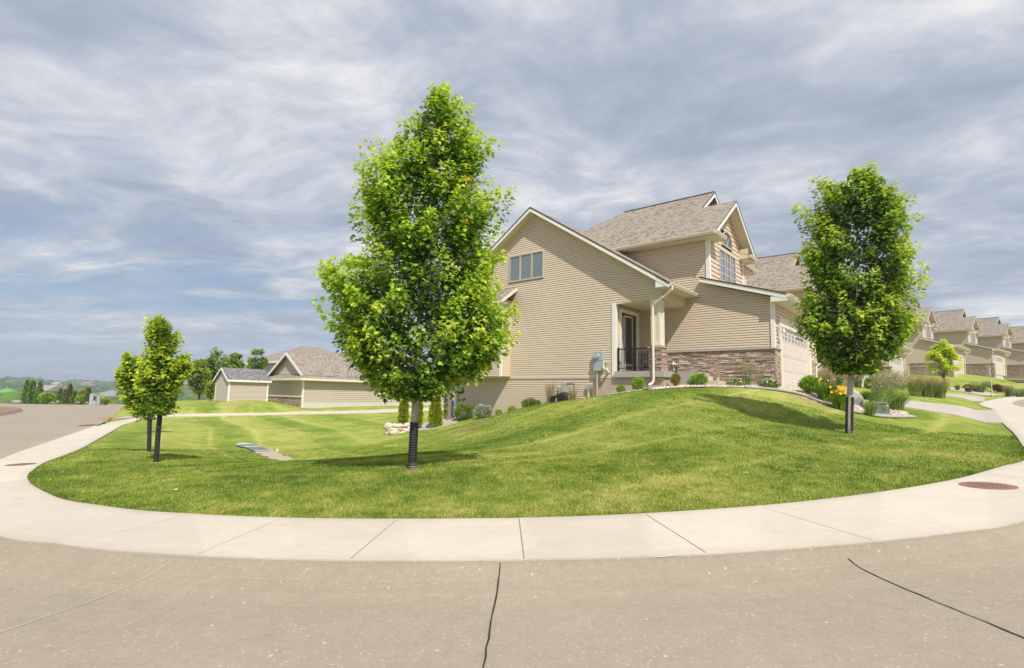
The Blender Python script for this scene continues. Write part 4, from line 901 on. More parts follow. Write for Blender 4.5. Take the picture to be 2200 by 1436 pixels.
# ------------------------------------------------------------------ paths, drives, markings laid on the ground
def sheet(name, near, far, m, n=40, k=6, lift=.03, hf=None, kind='structure'):
    """strip between two polylines of world points"""
    A = spline(near, max(2, n//(len(near)-1))); B = spline(far, max(2, n//(len(far)-1)))
    t = np.linspace(0, 1, n)
    A = np.stack([np.interp(t, np.linspace(0, 1, len(A)), A[:, i]) for i in (0, 1)], 1); B = np.stack([np.interp(t, np.linspace(0, 1, len(B)), B[:, i]) for i in (0, 1)], 1)
    rows = []
    for j in range(k+1):
        q = A*(1-j/k)+B*j/k; z = (hf or h_rbf)(q[:, 0], q[:, 1])+lift; rows.append(np.column_stack([q, z]))
    e0 = rows[0].copy(); e0[:, 2] -= .15; e1 = rows[-1].copy(); e1[:, 2] -= .15
    vv = np.vstack([e0]+rows+[e1]); ii = np.arange(len(rows)+1)[:, None]*n+np.arange(n-1)[None]
    o = npobj(name, vv, np.stack([ii, ii+1, ii+1+n, ii+n], -1).reshape(-1, 4), m, smooth=False)
    if kind: tag(o, kind=kind)
    return o
for near_, far_ in PATHS: sheet('path', near_, far_, M_walk, n=160, lift=.02)
sheet('path', [W(241,900), G(262,899.5,20), G(300,899,20), G(325,898,20)], [W(246,897), G(262,897,20), G(300,896.5,20), G(325,896,20)], M_drive, n=20, lift=.05)
for near_, far_ in DRIVES: sheet('driveway', near_, far_, M_drive, n=60, k=10, lift=.02, hf=blend_h)
def strip(name, pts, wd, m, hf, lift, kind='structure', jit=0):
    mb = MB(); 
    P_ = []
    for (a, b) in zip(pts[:-1], pts[1:]):
        a, b = np.array(a), np.array(b); n = max(2, int(np.linalg.norm(b-a)/.12))
        for k in range(n): P_.append(a+(b-a)*k/n)
    P_.append(np.array(pts[-1])); P_ = np.array(P_)
    if jit: P_ += rng.normal(0, jit, P_.shape)
    d = np.gradient(P_, axis=0); d /= np.linalg.norm(d, axis=1)[:, None]+1e-9; nrm = np.stack([-d[:, 1], d[:, 0]], 1)
    ww = wd*(1+rng.uniform(-.3, .3, len(P_)))/2 if jit else np.full(len(P_), wd/2)
    a = P_+nrm*ww[:, None]; b = P_-nrm*ww[:, None]
    v = np.vstack([np.column_stack([a, hf(a[:, 0], a[:, 1])+lift]), np.column_stack([b, hf(b[:, 0], b[:, 1])+lift])]); n = len(P_)
    i = np.arange(n-1); return v, np.stack([i, i+1, i+1+n, i+n], 1)
def strips(name, L, m, kind='structure'):
    V_, F_ = [], []; o = 0
    for v, f in L: V_.append(v); F_.append(f+o); o += len(v)
    return tag(npobj(name, np.vstack(V_), np.vstack(F_), m), kind=kind)
hwk = lambda x, y: hs(x, y); hrd = lambda x, y: hs(x, y)-.136
def Wr(px, py): p = hit(px, py, lambda x, y: hs(x, y)-.136, 1.2); return (p[0], p[1])
strips('sidewalk_joints', [strip('', [W(*a), W(*b)], w_, None, hwk, .0035) for a, b, w_ in (((1115,1114),(1126,1200),.010), ((850,1119),(752,1202),.006), ((1388,1106),(1517,1188),.007),
       ((1640,1091),(1873,1161),.005), ((600,1116),(425,1191),.004), ((1930,1064),(2150,1080),.004), ((398,1108),(170,1166),.003), ((2118,1018),(2200,1028),.006))], M_score)
def kz(d):  # height over the kerb profile
    return np.interp(d, [p[0] for p in prof], [p[1] for p in prof])
def hk(x, y):
    d = dist_curve(Of, x, y); return np.maximum(hs(x, y)+kz(np.minimum(d, .75)), hs(x, y)-.136)
def K_(px, py): p = hit(px, py, lambda x, y: hs(x, y)-.1, 1.2); return (p[0], p[1])
strips('road_joints', [strip('', [K_(1079,1212), Wr(1070,1262), Wr(1056,1340), Wr(1040,1435), Wr(1036,1470)], .012, None, hk, .004, jit=.0035), strip('', [Wr(1823,1216), Wr(2200,1372), Wr(2420,1463)], .013, None, hk, .004, jit=.0035)], M_tar)
sc_l = [strip('', [K_(1080,1206), K_(1079,1222)], .016, None, hk, .006, jit=.003), strip('', [K_(1772,1176), K_(1800,1196)], .014, None, hk, .006, jit=.004), strip('', [K_(398,1198), K_(362,1222), Wr(330,1240), Wr(200,1292), Wr(0,1361), Wr(-160,1410)], .007, None, hk, .0055, jit=.003)]
for k in range(26):
    f = rng.random(); px = 1300+660*f; py = 1222-60*f*f+rng.uniform(-8, 10); L_ = rng.uniform(30, 150)
    sc_l.append(strip('', [Wr(px, py), Wr(px+L_, py-L_*(.05+.12*f)+rng.uniform(-1.5, 1.5))], rng.uniform(.006, .014), None, hk, .006, jit=.002))
for k in range(11):
    px = rng.uniform(1820, 2060); py = 1200-(px-1820)*.14; sc_l.append(strip('', [Wr(px, py-12), Wr(px+rng.uniform(8, 26), py+rng.uniform(2, 8))], .013, None, hk, .0055, jit=.002))
strips('road_scuffs', sc_l, M_scuff)
M_rust = mat('rusty_iron', (.25,.13,.08), .8, variegate((.27, .15, .10), .35, 5, 40))
def manhole(px, py, r, label):
    p = W(px, py); z = float(hs(*p)); gxs = .05 if p[0] > 0 else .03
    o = empty('manhole_cover', (p[0], p[1], z), 0, label, 'manhole cover', 'round iron covers set in the sidewalk'); o.rotation_euler = (0, -math.atan(gxs), 0) 
    m = MB(); m.lathe(0, 0, [(r, -.02), (r, .006), (r-.04, .006)], 40); m.build('rim', M_rust, o)
    m = MB(); m.lathe(0, 0, [(r-.045, -.02), (r-.045, .004), (.0001, .004)], 40)
    for i in range(-6, 7):
        for j in range(-6, 7):
            if math.hypot(i, j)*.055 < r-.08: m.box((i*.055-.018, j*.055-.018, .004), (i*.055+.018, j*.055+.018, .009))
    m.build('lid', M_rust, o)
manhole(2122, 1044, .32, 'rusty round cover near the right edge of the photo'); manhole(44, 998.5, .29, 'brown round cover near the left edge of the photo')
# storm drain inlets
for px, py, lb in ((211, 911, 'rusty storm drain grate in the kerb of the left hand street'), (2196, 857, 'dark storm drain grate at the kerb by the right edge')):
    p = W(px, py); m = MB(); z = float(hs(*p)); dx_ = .9 if px < 500 else .6; m.box((p[0]-dx_, p[1]-.5, z-.16), (p[0]+dx_, p[1]+.5, z-.09))
    for k in range(8): m.box((p[0]-dx_+.1+k*dx_*.24, p[1]-.45, z-.09), (p[0]-dx_+.18+k*dx_*.24, p[1]+.45, z-.07))
    tag(m.build('storm_drain', M_rust), lb, 'storm drain')
# tactile plate at the crossing
p = G(252, 898.6, 20); m = MB(); zz = hl1(*p)+.09; m.box((p[0]-1.1, p[1]-.7, zz-.08), (p[0]+1.1, p[1]+.7, zz)); tag(m.build('tactile_paving', mat('brick_red_paving', (.42,.22,.17), .8, variegate((.42,.22,.17), .15))), 'pinkish red tactile plate where the small walk meets the left street', 'tactile paving')
# planted island in the left street
isl = [W(-60, 892), W(-60, 878), W(-20, 874.5), W(20, 875), W(44, 877), W(50, 880.5), W(40, 884), W(15, 889), W(-20, 893)]
c_ = np.mean(isl, 0); m = MB(); n = 6; P_ = spline(isl+[isl[0]], 6)[:-1]
for sc_, nm, mt, lf in ((1.0, 'island_kerb', M_walk, .12), (.955, 'island_mulch', mat('brown_mulch', (.27,.18,.12), .95, variegate((.27,.18,.12), .3, 1, 12)), .20)):
    m = MB(); rings = []
    for f, l in ((1.0, -.3), (1.0, lf-.13), (.6, lf-.13+.15*(nm[-1] == 'h')), (.01, lf-.13+.2*(nm[-1] == 'h'))):
        rings.append([(c_[0]+(q[0]-c_[0])*sc_*f, c_[1]+(q[1]-c_[1])*sc_*f, float(hs(*q))+l) for q in P_])
    vs = [x for r_ in rings for x in r_]; nn = len(P_); m.add(vs, [(i*nn+j, i*nn+(j+1) % nn, (i+1)*nn+(j+1) % nn, (i+1)*nn+j) for i in range(3) for j in range(nn)]); tag(m.build(nm, mt), kind='structure')

# ------------------------------------------------------------------ plants
LEAF = np.array([(0,0,0),(0,1,0),(.30,-.05,.05),(.27,.20,.04),(.52,.38,.09),(.24,.50,.04),(-.30,-.05,.05),(-.27,.20,.04),(-.52,.38,.09),(-.24,.50,.04)])
LEAFF = np.array([(0,2,3,4,5,1),(0,1,9,8,7,6)])
OVAL = np.array([(0,0,0),(.22,.35,.04),(0,1,0),(-.22,.35,.04)]); OVALF = np.array([(0,1,2,3)])
def frames(d, nrm):
    d = d/np.linalg.norm(d, axis=1)[:, None]; x = np.cross(d, nrm); x /= np.linalg.norm(x, axis=1)[:, None]+1e-9; z = np.cross(x, d); return x, d, z
def leaves(pos, d, nrm, size, colr, tmpl=LEAF, fc=LEAFF):
    x, y, z = frames(d, nrm); n = len(pos); k = len(tmpl)
    v = pos[:, None]+size[:, None, None]*(tmpl[None, :, 0:1]*x[:, None]+tmpl[None, :, 1:2]*y[:, None]+tmpl[None, :, 2:3]*z[:, None])
    f = (np.arange(n)[:, None, None]*k+fc[None]).reshape(-1, fc.shape[1])
    return v.reshape(-1, 3), f, np.repeat(colr, k, 0)
def unit(v): return v/(np.linalg.norm(v, axis=-1, keepdims=True)+1e-9)
PAL_M = dict(dark=(.075,.15,.02), mid=(.18,.31,.03), light=(.37,.54,.05), tip=(.62,.68,.09), red=(.70,.48,.10))
def maple(label, base, rows, axis, ncl, nleaf, size, r0, crown0, pal=PAL_M, group=None, bark=None, name='maple_tree', depth=.85, limbs=40, seed=1, twig=.5, tipred=.10, kind_leaf=(LEAF, LEAFF), tips=(), shrink=1.0):
    """rows: (py, xl, xr) outline of the crown; axis: pixel polyline of the trunk; everything is put at the tree's own distance"""
    g = np.random.default_rng(seed); bark = bark or M_bark; b = np.array(base, float)
    h = np.array([b[0], b[1], 0]); h /= np.linalg.norm(h); e1 = np.array([h[1], -h[0], 0.]); e2 = h
    def pl(px, py): d = ray(px, py); t = (b@h)/(d@h); p = np.array([0, 0, H])+d*t; return (p-b)@e1, p[2]
    root = empty(name, tuple(b), 0, label, 'tree', group)
    R_ = [];
    for py, xl, xr in rows: l0, z = pl(xl, py); l1, _ = pl(xr, py); R_.append((z, l0, l1))
    R_ = np.array(sorted(R_)); AX = np.array([(pl(px, py)) for px, py in axis]); AX = AX[np.argsort(AX[:, 1])]
    ax = lambda z: np.interp(z, AX[:, 1], AX[:, 0])
    zz = np.linspace(R_[0, 0], R_[-1, 0], 200); wd = np.interp(zz, R_[:, 0], R_[:, 2]-R_[:, 1]); cdf = np.cumsum(wd**1.25+.08); cdf /= cdf[-1]
    z = np.interp(g.random(ncl), cdf, zz); l0 = np.interp(z, R_[:, 0], R_[:, 1]); l1 = np.interp(z, R_[:, 0], R_[:, 2]); c, hw = (l0+l1)/2, (l1-l0)/2*shrink
    phi = g.random(ncl)*2*np.pi; rho = np.sqrt(g.uniform(.10, 1, ncl)); nb = int(ncl*.34)
    phi[:nb] = np.where(g.random(nb) < .5, 0, np.pi)+g.normal(0, .35, nb); rho[:nb] = g.uniform(.84, 1.03, nb)
    lat_ = c+hw*rho*np.cos(phi); dep_ = hw*depth*rho*np.sin(phi)
    nt_ = len(tips)*3
    for k_ in range(nt_):
        l_, z_ = pl(*tips[k_ % len(tips)]); j_ = ncl-1-k_; sc_ = np.interp(z_, R_[:, 0], R_[:, 2]-R_[:, 1])
        pull = (.0, .16, .30)[k_//len(tips)]; cc_ = ax(z_)*.6+.4*np.interp(z_, R_[:, 0], (R_[:, 1]+R_[:, 2])/2)
        lat_[j_] = l_+(cc_-l_)*pull; z[j_] = z_-pull*.5*(1 if z_ > .65*R_[0, 0]+.35*R_[-1, 0] else -.6); dep_[j_] = g.normal(0, .10)*sc_; rho[j_] = 1.0-pull*.5
    A_ = e1[None]*lat_[:, None]+e2[None]*dep_[:, None]
    A0_ = e1[None]*(c+hw*rho*np.cos(phi))[:, None]+e2[None]*(hw*depth*rho*np.sin(phi))[:, None]
    tip = b[None]+A_; tip[:, 2] = z
    rad = A_-e1[None]*ax(z)[:, None]; upw = .75+.9*(z-R_[0, 0])/(R_[-1, 0]-R_[0, 0])
    d = unit(unit(rad)*.9+np.array([0, 0, 1.])*upw[:, None]+g.normal(0, .28, (ncl, 3)))
    L = twig*g.uniform(.7, 1.3, ncl); tipm = np.zeros(ncl, bool); tipm[ncl-nt_:] = True; L = np.where(tipm, L*1.25, L)
    n = ncl*nleaf; ci = np.repeat(np.arange(ncl), nleaf); t = g.random(n)**1.1
    side = unit(g.normal(0, 1, (n, 3))); side -= d[ci]*(side*d[ci]).sum(1)[:, None]; side = unit(side)
    spread = (.03+np.where(tipm[ci], .20, .27)*np.sqrt(t))*L[ci]*g.uniform(.3, 1.0, n)
    pos = tip[ci]-d[ci]*(t*L[ci])[:, None]+side*spread[:, None]; pos[:, 2] -= spread*.25; lowz = np.interp(lat_[ci], *(lambda q: (q[:, 0], q[:, 1]))(np.array(sorted([(a1_, zz_) for zz_, a0_, a1_ in R_[:6]]+[(a0_, zz_) for zz_, a0_, a1_ in R_[:6]])))); pos[:, 2] = np.maximum(pos[:, 2], lowz+g.uniform(-.14, .26, n))
    ld = unit(side*.9+d[ci]*.35+np.array([0, 0, -1.])*g.uniform(.0, 1.0, n)[:, None]+g.normal(0, .3, (n, 3)))
    nm = unit(np.array([0, 0, 1.])*1.0+side*.5-e2*.35+g.normal(0, .33, (n, 3)))
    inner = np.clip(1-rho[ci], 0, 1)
    q = np.clip(.95-1.0*t+g.normal(0, .17, n)-.45*inner, 0, 1)  # leaves deep in the crown darker: crown shade put into leaf colour
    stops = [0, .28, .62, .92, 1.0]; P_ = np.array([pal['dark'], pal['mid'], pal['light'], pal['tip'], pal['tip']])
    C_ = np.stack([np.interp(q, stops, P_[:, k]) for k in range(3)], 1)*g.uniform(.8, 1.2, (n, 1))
    redc = g.random(ncl) < tipred*2.5; rd = (t < .10) & redc[ci] & (g.random(n) < .8); C_[rd] = np.array(pal['red'])*g.uniform(.8, 1.2, (rd.sum(), 1))
    sz = size*g.uniform(.65, 1.25, n)*(1-.3*(t < .12))
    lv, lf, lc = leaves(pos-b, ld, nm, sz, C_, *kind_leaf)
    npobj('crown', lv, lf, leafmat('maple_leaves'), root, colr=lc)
    # trunk and limbs
    m = MB(); zs = np.linspace(b[2]-.15, R_[-1, 0]-.25*(R_[-1, 0]-R_[0, 0])*.3, 16); top = zs[-1]
    pts = [np.array(e1*ax(zq)+[0, 0, zq-b[2]]) for zq in zs]; rr_ = [r0*(1.25 if i == 0 else 1)*(1-.88*((zq-b[2])/(top-b[2]))**1.1) if zq > b[2] else r0*1.3 for i, zq in enumerate(zs)]
    m.tube(pts, rr_, 12); trunk = m.build('trunk', bark, root, smooth=True)
    m = MB(); sel = np.concatenate([g.permutation(nb)[:limbs//3], g.permutation(ncl)[:limbs]])
    for i in sel:
        tp = tip[i]-b-d[i]*L[i]*.25; dist_ = np.linalg.norm(rad[i]); zb_ = max(crown0-b[2], tp[2]-dist_*g.uniform(.75, 1.25)-.15); zb_ = min(max(zb_, crown0-b[2]+g.uniform(0, .5)*dist_), tp[2]-.02)
        st = e1*ax(zb_+b[2])+np.array([0, 0, zb_]); mid_ = st*.45+tp*.55+np.array([0, 0, -.10*dist_])+g.normal(0, .02, 3)*dist_
        rb = max(.006, r0*.34*min(1, dist_/1.2)); m.tube([st, st*.75+mid_*.25+[0, 0, -.02], mid_, tp], [rb, rb*.8, rb*.5, rb*.15], 6, cap=False)
    m.build('branch', bark, root, smooth=True)
    return root, (e1, e2, ax)
def rowsx(L, s, ox, oy): return [(oy+y/s, ox+a/s, ox+b/s) for y, a, b in L]
T1tips = [(660+x/1.915, 150+y/1.915+6) for x, y in ((510,50),(580,45),(625,95),(680,110),(435,158),(385,175),(700,195),(722,240),(765,258),(792,285),(270,252),(225,300),(190,350),(183,420),(180,510),(200,590),(230,660),(800,470),(843,490),(750,450),(800,650),(760,610),(15,785),(75,800),(125,755),(180,770),(240,790),(822,730),(800,860),(872,940),(860,980),(838,1080),(842,1110),(50,940),(70,1000),(110,1140),(150,1165),(790,1180),(700,1250),(250,1310),(360,1325),(460,1310),(550,1290),(640,1270))]
T2tips = [(1680+x/2.815, 330+y/2.815+4) for x, y in ((210,130),(180,135),(410,65),(440,75),(530,50),(605,100),(710,170),(750,220),(800,270),(855,320),(95,290),(80,330),(150,400),(75,575),(130,560),(895,600),(780,570),(872,775),(60,830),(55,960),(90,1010),(120,1050),(862,950),(845,1000),(700,1190),(260,1265),(560,1280),(130,480),(790,460),(865,700),(120,700),(160,620),(240,170),(350,150),(640,180))]
T3tips = [(x/3.59, 600+y/3.59+4) for x, y in ((1240,250),(1135,275),(1165,290),(1200,270),(1400,390),(1370,400),(1110,350),(1110,500),(1480,560),(1487,620),(1450,540),(1080,560),(1060,590),(1410,430),(1460,700),(1400,820),(1350,960),(1190,1000),(1260,1005),(1050,780),(1030,840))]
T4tips = [(x/3.59, 600+y/3.59+4) for x, y in ((960,545),(1015,595),(1040,610),(935,620),(900,675),(885,710),(895,745),(925,830),(940,900),(960,980),(1050,1060),(1130,1075))]
T1rows = rowsx([(40,520,592),(90,510,625),(150,455,660),(200,405,690),(250,330,725),(300,250,765),(350,222,750),(400,195,705),(450,185,690),(478,185,830),(530,188,815),(560,195,735),(610,225,725),(650,255,790),(690,305,745),(722,320,815),(748,120,828),(790,12,822),(850,30,805),(900,48,815),(940,50,872),(1000,68,862),(1060,100,845),(1120,105,842),(1160,130,800),(1200,165,780),(1250,205,705),(1300,258,600),(1325,330,560)], 1.915, 660, 150)
T2rows = rowsx([(52,510,545),(75,450,575),(125,400,595),(170,330,630),(220,265,680),(280,180,740),(320,120,820),(370,120,830),(410,160,790),(460,150,750),(510,150,700),(550,120,690),(580,62,800),(620,68,905),(660,100,892),(700,115,872),(760,150,880),(800,80,835),(840,38,800),(880,68,785),(950,55,872),(1000,52,872),(1060,88,862),(1120,118,842),(1170,148,782),(1220,188,705),(1260,228,642),(1300,330,600)], 2.815, 1680, 330)
T3rows = rowsx([(245,1225,1258),(300,1165,1268),(380,1160,1290),(450,1160,1330),(500,1140,1370),(540,1078,1480),(600,1062,1492),(660,1045,1480),(720,1035,1462),(780,1010,1425),(840,1050,1410),(900,1080,1380),(950,1140,1370),(1005,1180,1330)], 3.59, 0, 600)
T4rows = rowsx([(545,945,985),(600,935,1055),(650,915,1065),(700,885,1085),(760,905,1110),(820,915,1200),(880,930,1200),(940,945,1200),(1000,975,1200),(1060,1060,1190)], 3.59, 0, 600)
def guard(root, info, base, z0, z1, r, a0, a1, ribs=True, x_off=0.0):
    """split corrugated sleeve: angles measured from the side that faces the street"""
    e1, e2, ax = info; m = MB(); n = 14; nz = int((z1-z0)/(.022 if ribs else .2))+1; vs = []
    for i in range(nz+1):
        z = z0+(z1-z0)*i/nz; rr_ = r+(.006 if (i % 2 and ribs) else 0)
        for k in range(n+1):
            a = a0+(a1-a0)*k/n; vs.append(e1*(ax(z+base[2])+x_off+rr_*math.sin(a))-e2*rr_*math.cos(a)+np.array([0, 0, z]))
    fs = [(i*(n+1)+k, i*(n+1)+k+1, (i+1)*(n+1)+k+1, (i+1)*(n+1)+k) for i in range(nz) for k in range(n)]
    m.add(vs, fs); o = m.build('trunk_guard', M_plastic, root, smooth=False)
    md = o.modifiers.new('thick', 'SOLIDIFY'); md.thickness = .004
    return o
TG = 'young street trees with trunk guards'
t1b = TREES_AT['T1']; t1b = np.array([t1b[0], t1b[1], hl1(t1b[0], t1b[1])])
r1, i1 = maple('tallest and nearest maple, in front of the gable wall with black ribbed trunk sleeve', t1b, T1rows, [(885,1010),(889,930),(893,850),(900,700),(915,500),(935,300),(942,190)], 480, 100, .086, .066, t1b[2]+1.05, group=TG, seed=3, limbs=64, twig=.80, tipred=.02, tips=T1tips, shrink=.87)
guard(r1, i1, t1b, .01, .80, .072, -2.7, 2.2)
t2b = TREES_AT['T2']; t2b = np.array([t2b[0], t2b[1], hl1(t2b[0], t2b[1])])
PAL2 = dict(dark=(.065,.135,.022), mid=(.16,.28,.034), light=(.32,.47,.05), tip=(.58,.64,.09), red=(.62,.56,.09))
r2, i2 = maple('rounded dense maple right of the garage with open black trunk sleeve', t2b, T2rows, [(1824,932),(1826,850),(1828,780),(1832,650),(1842,500),(1850,360)], 370, 92, .10, .075, t2b[2]+1.25, pal=PAL2, group=TG, seed=5, limbs=60, twig=.86, tipred=.01, tips=T2tips, shrink=.84)
guard(r2, i2, t2b, .01, .92, .088, .42, 5.86)
t3b = np.array([t3[0], t3[1], hl1(*t3)]); t4b = np.array([t4[0], t4[1], hl1(*t4)]); t5b = np.array([t5[0], t5[1], hl1(*t5)])
PAL3 = dict(dark=(.10,.18,.02), mid=(.23,.36,.032), light=(.40,.50,.045), tip=(.62,.66,.07), red=(.6,.6,.07))
r3, i3 = maple('young maple with narrow top nearest the sidewalk on the left lawn', t3b, T3rows, [(335,993),(340,930),(347,850),(350,760),(347,680)], 190, 50, .095, .045, t3b[2]+1.0, pal=PAL3, group=TG, seed=8, limbs=50, twig=.46, tipred=.02, tips=T3tips, shrink=.88)
guard(r3, i3, t3b, .01, 1.18, .055, -2.9, 2.9)
r4, i4 = maple('young maple just behind the narrow topped one, crown leaning left', t4b, T4rows, [(320,970),(322,900),(318,840),(305,790)], 130, 46, .10, .045, t4b[2]+1.0, pal=PAL3, group=TG, seed=9, limbs=36, twig=.5, tipred=.02, tips=T4tips, shrink=.9)
guard(r4, i4, t4b, .01, 1.2, .055, -2.9, 2.9)
r5, i5 = maple('third young maple in the left row, mostly hidden behind the other two', t5b, [(790,300,322),(815,290,345),(840,288,352),(865,295,350),(885,305,340)], [(319,930),(320,860),(318,800)], 90, 36, .17, .06, t5b[2]+1.1, pal=PAL3, group=TG, seed=10, limbs=20, twig=.55, tipred=0)
guard(r5, i5, t5b, .01, 1.1, .055, -2.9, 2.9)
# trees farther off
BG = 'leafy trees behind the shed'
PALB = dict(dark=(.06,.11,.02), mid=(.13,.22,.03), light=(.24,.35,.045), tip=(.34,.44,.06), red=(.34,.44,.06))
PALY = dict(dark=(.10,.15,.02), mid=(.22,.30,.03), light=(.34,.43,.045), tip=(.45,.52,.06), red=(.45,.52,.06))
def far_tree(label, px, py, Y, rows, ncl=90, nl=40, size=.34, r0=.13, pal=PALB, seed=20, group=BG, twig=1.1, name='leafy_tree', crown0=1.2, bark=None, limbs=24):
    b = atY(px, py, Y); b[2] = hl1(b[0], b[1]) if Y < 100 else b[2]
    return maple(label, b, rows, [(px, py), (px, rows[0][0])], ncl, nl, size, r0, b[2]+crown0, pal=pal, group=group, bark=bark or M_bark_d, name=name, seed=seed, limbs=limbs, twig=twig, tipred=0, kind_leaf=(OVAL, OVALF))
far_tree('tall open tree with dark trunk left of the shed', 453, 861, 70, [(744,467,474),(758,455,480),(772,440,512),(790,436,518),(805,428,514),(820,425,505),(838,432,480),(848,445,462)], 150, 42, .40, .17, seed=21)
far_tree('yellowish green tree left of the tall open tree', 428, 862, 66, [(775,418,434),(790,402,448),(808,396,454),(825,395,452),(842,404,440),(850,415,432)], 110, 40, .38, .14, PALY, 22)
far_tree('dark leafy tree just behind the shed roof', 506, 862, 78, [(766,496,512),(776,482,522),(792,478,526),(810,482,524),(830,490,515)], 80, 40, .4, .14, PALB, 23)
far_tree('small tree rising between the shed and the hip roofed house', 553, 862, 62, [(757,545,562),(768,534,572),(782,526,574),(795,530,570),(812,538,562)], 60, 40, .30, .12, PALB, 24)
far_tree('low round bush below the trees left of the shed', 452, 858, 60, [(828,448,456),(836,443,463),(846,441,466),(856,444,463)], 36, 26, .25, .05, PALY, 25, None, .5, 'round_bush', .05)
PALYY = dict(dark=(.28,.40,.025), mid=(.46,.58,.035), light=(.66,.72,.05), tip=(.8,.8,.1), red=(.8,.8,.1))
far_tree('bright yellow green small tree rising behind the ornamental grasses', 2028, 838, 50, [(727,2021,2030),(736,2018,2036),(748,2003,2044),(760,2000,2050),(772,1990,2060),(784,1986,2068),(795,1990,2062),(806,2004,2046)], 150, 34, .25, .09, PALYY, 26, None, .8, 'small_tree', 1.0)
# bare sapling
b = atY(2130, 831, 45); b[2] = hl1(b[0], b[1]); o = empty('sapling', tuple(b), 0, 'thin bare pale sapling on the strip of lawn near the right edge', 'tree')
m = MB(); m.tube([(0, 0, -.1), (.02, 0, 1.2), (-.03, .02, 2.2), (.06, 0, 3.2)], [.035, .03, .02, .008], 8); m.build('trunk', mat('pale_bark', (.6,.56,.52), .9, f_bark((.62, .57, .53))), o)
m = MB()
for k in range(9):
    a = k*2.4; z = 1.3+.2*k; m.tube([(0, 0, z), (.28*math.cos(a), .28*math.sin(a), z+.35), (.55*math.cos(a), .5*math.sin(a), z+.85)], [.018, .012, .004], 5)
m.build('branch', MATS['pale_bark'], o)

def shrub(label, px, py, wpx, hpx, Y=None, v=None, pal=PALB, n=900, size=.05, seed=1, name='shrub', cat='shrub', group=None, flowers=None, stemcol=None, shape='round', upr=.4, tmpl=(OVAL, OVALF), base=None):
    """leafy shrub whose foot is seen at px, py; wpx x hpx its size in the photograph"""
    g = np.random.default_rng(seed)
    if base is None:
        p = onv(px, py, v) if v is not None else (atY(px, py, Y) if Y else ground(px, py))
        b = np.array([p[0], p[1], hl1(p[0], p[1])])
        if v is not None or Y: b[2] = max(min(p[2], b[2]+.25), b[2]-.02)
    else: b = np.array(base, float)
    if shape == 'round': n = int(n*1.7); size = size*1.45
    s = b[1]/F; rw, hh_ = wpx*s/2, hpx*s; root = empty(name, tuple(b), 0, label, cat, group)
    u = unit(g.normal(0, 1, (n, 3))); rr_ = g.uniform(.25, 1, n)**.4; lump = 1+.16*np.sin(u[:, 0]*5+seed)*np.sin(u[:, 2]*6+u[:, 1]*4)
    if shape == 'cone':
        z = g.random(n)**1.25; r_ = np.interp(z, [0, .12, .45, .8, 1], [.82, 1, .86, .42, .04])*rw*(1+.10*np.sin(z*22+3*np.arctan2(u[:, 1], u[:, 0]))); a = np.arctan2(u[:, 1], u[:, 0]); rho = g.uniform(.55, 1, n)
        pos = np.stack([np.cos(a)*r_*rho, np.sin(a)*r_*rho, z*hh_], 1); out = np.stack([np.cos(a), np.sin(a), np.full(n, .2)], 1)
    elif shape == 'column':
        z = g.random(n); r_ = np.interp(z, [0, .08, .5, .9, 1], [.8, 1, 1, .8, .25])*rw*(1+.12*np.sin(z*20+3*np.arctan2(u[:, 1], u[:, 0]))); a = np.arctan2(u[:, 1], u[:, 0]); rho = g.uniform(.55, 1, n)
        pos = np.stack([np.cos(a)*r_*rho, np.sin(a)*r_*rho, z*hh_], 1); out = np.stack([np.cos(a), np.sin(a), np.full(n, .2)], 1)
    else:
        pos = u*(rr_*lump)[:, None]*np.array([rw, rw, hh_*.52])+np.array([0, 0, hh_*.5]); pos[:, 2] = np.maximum(pos[:, 2], .01); out = u.copy(); rho = rr_
    d = unit(out+np.array([0, 0, upr*2])+g.normal(0, .45, (n, 3))); nm = unit(g.normal(0, 1, (n, 3))+np.array([0, 0, .6]))
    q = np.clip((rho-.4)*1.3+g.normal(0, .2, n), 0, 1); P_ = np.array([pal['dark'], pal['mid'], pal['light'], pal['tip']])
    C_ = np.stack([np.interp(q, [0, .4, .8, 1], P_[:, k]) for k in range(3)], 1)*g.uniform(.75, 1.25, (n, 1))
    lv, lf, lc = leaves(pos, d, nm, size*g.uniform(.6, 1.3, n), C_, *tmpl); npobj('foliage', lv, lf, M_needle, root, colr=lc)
    m = MB()
    for k in range(5): a = k*1.26; m.tube([(0, 0, -.05), (.25*rw*math.cos(a), .25*rw*math.sin(a), hh_*.3), (.6*rw*math.cos(a), .6*rw*math.sin(a), hh_*.62)] if shape == 'round' else [(.1*rw*math.cos(a), .1*rw*math.sin(a), -.05), (.12*rw*math.cos(a), .12*rw*math.sin(a), hh_*.8)], [.012+.01*rw, .01, .004], 5, cap=False)
    m.build('stem', M_bark_d, root)
    if flowers:
        cnt, cols, fs_ = flowers; u = unit(g.normal(0, 1, (cnt, 3))); u[:, 2] = np.abs(u[:, 2])
        fp = u*np.array([rw, rw, hh_*.5])*1.03+np.array([0, 0, hh_*.5])
        for k in range(cnt):
            c = np.array(cols[k % len(cols)]); nn = 6; a = np.arange(nn)*2*np.pi/nn; rad = fs_*g.uniform(.7, 1.1)
            ou = unit(u[k]); e_1 = unit(np.cross(ou, (0, 0, 1.))+1e-6); e_2 = np.cross(ou, e_1)
            dd = np.cos(a)[:, None]*e_1+np.sin(a)[:, None]*e_2+ou*.45
            lv, lf, lc = leaves(np.repeat(fp[k][None], nn, 0), dd, np.repeat(ou[None], nn, 0), np.full(nn, rad), np.repeat(c[None], nn, 0)*g.uniform(.85, 1.1, (nn, 1)), OVAL*np.array([1.9, 1, 1]), OVALF)
            npobj('flower', lv, lf, M_petal, root, colr=lc)
    return root
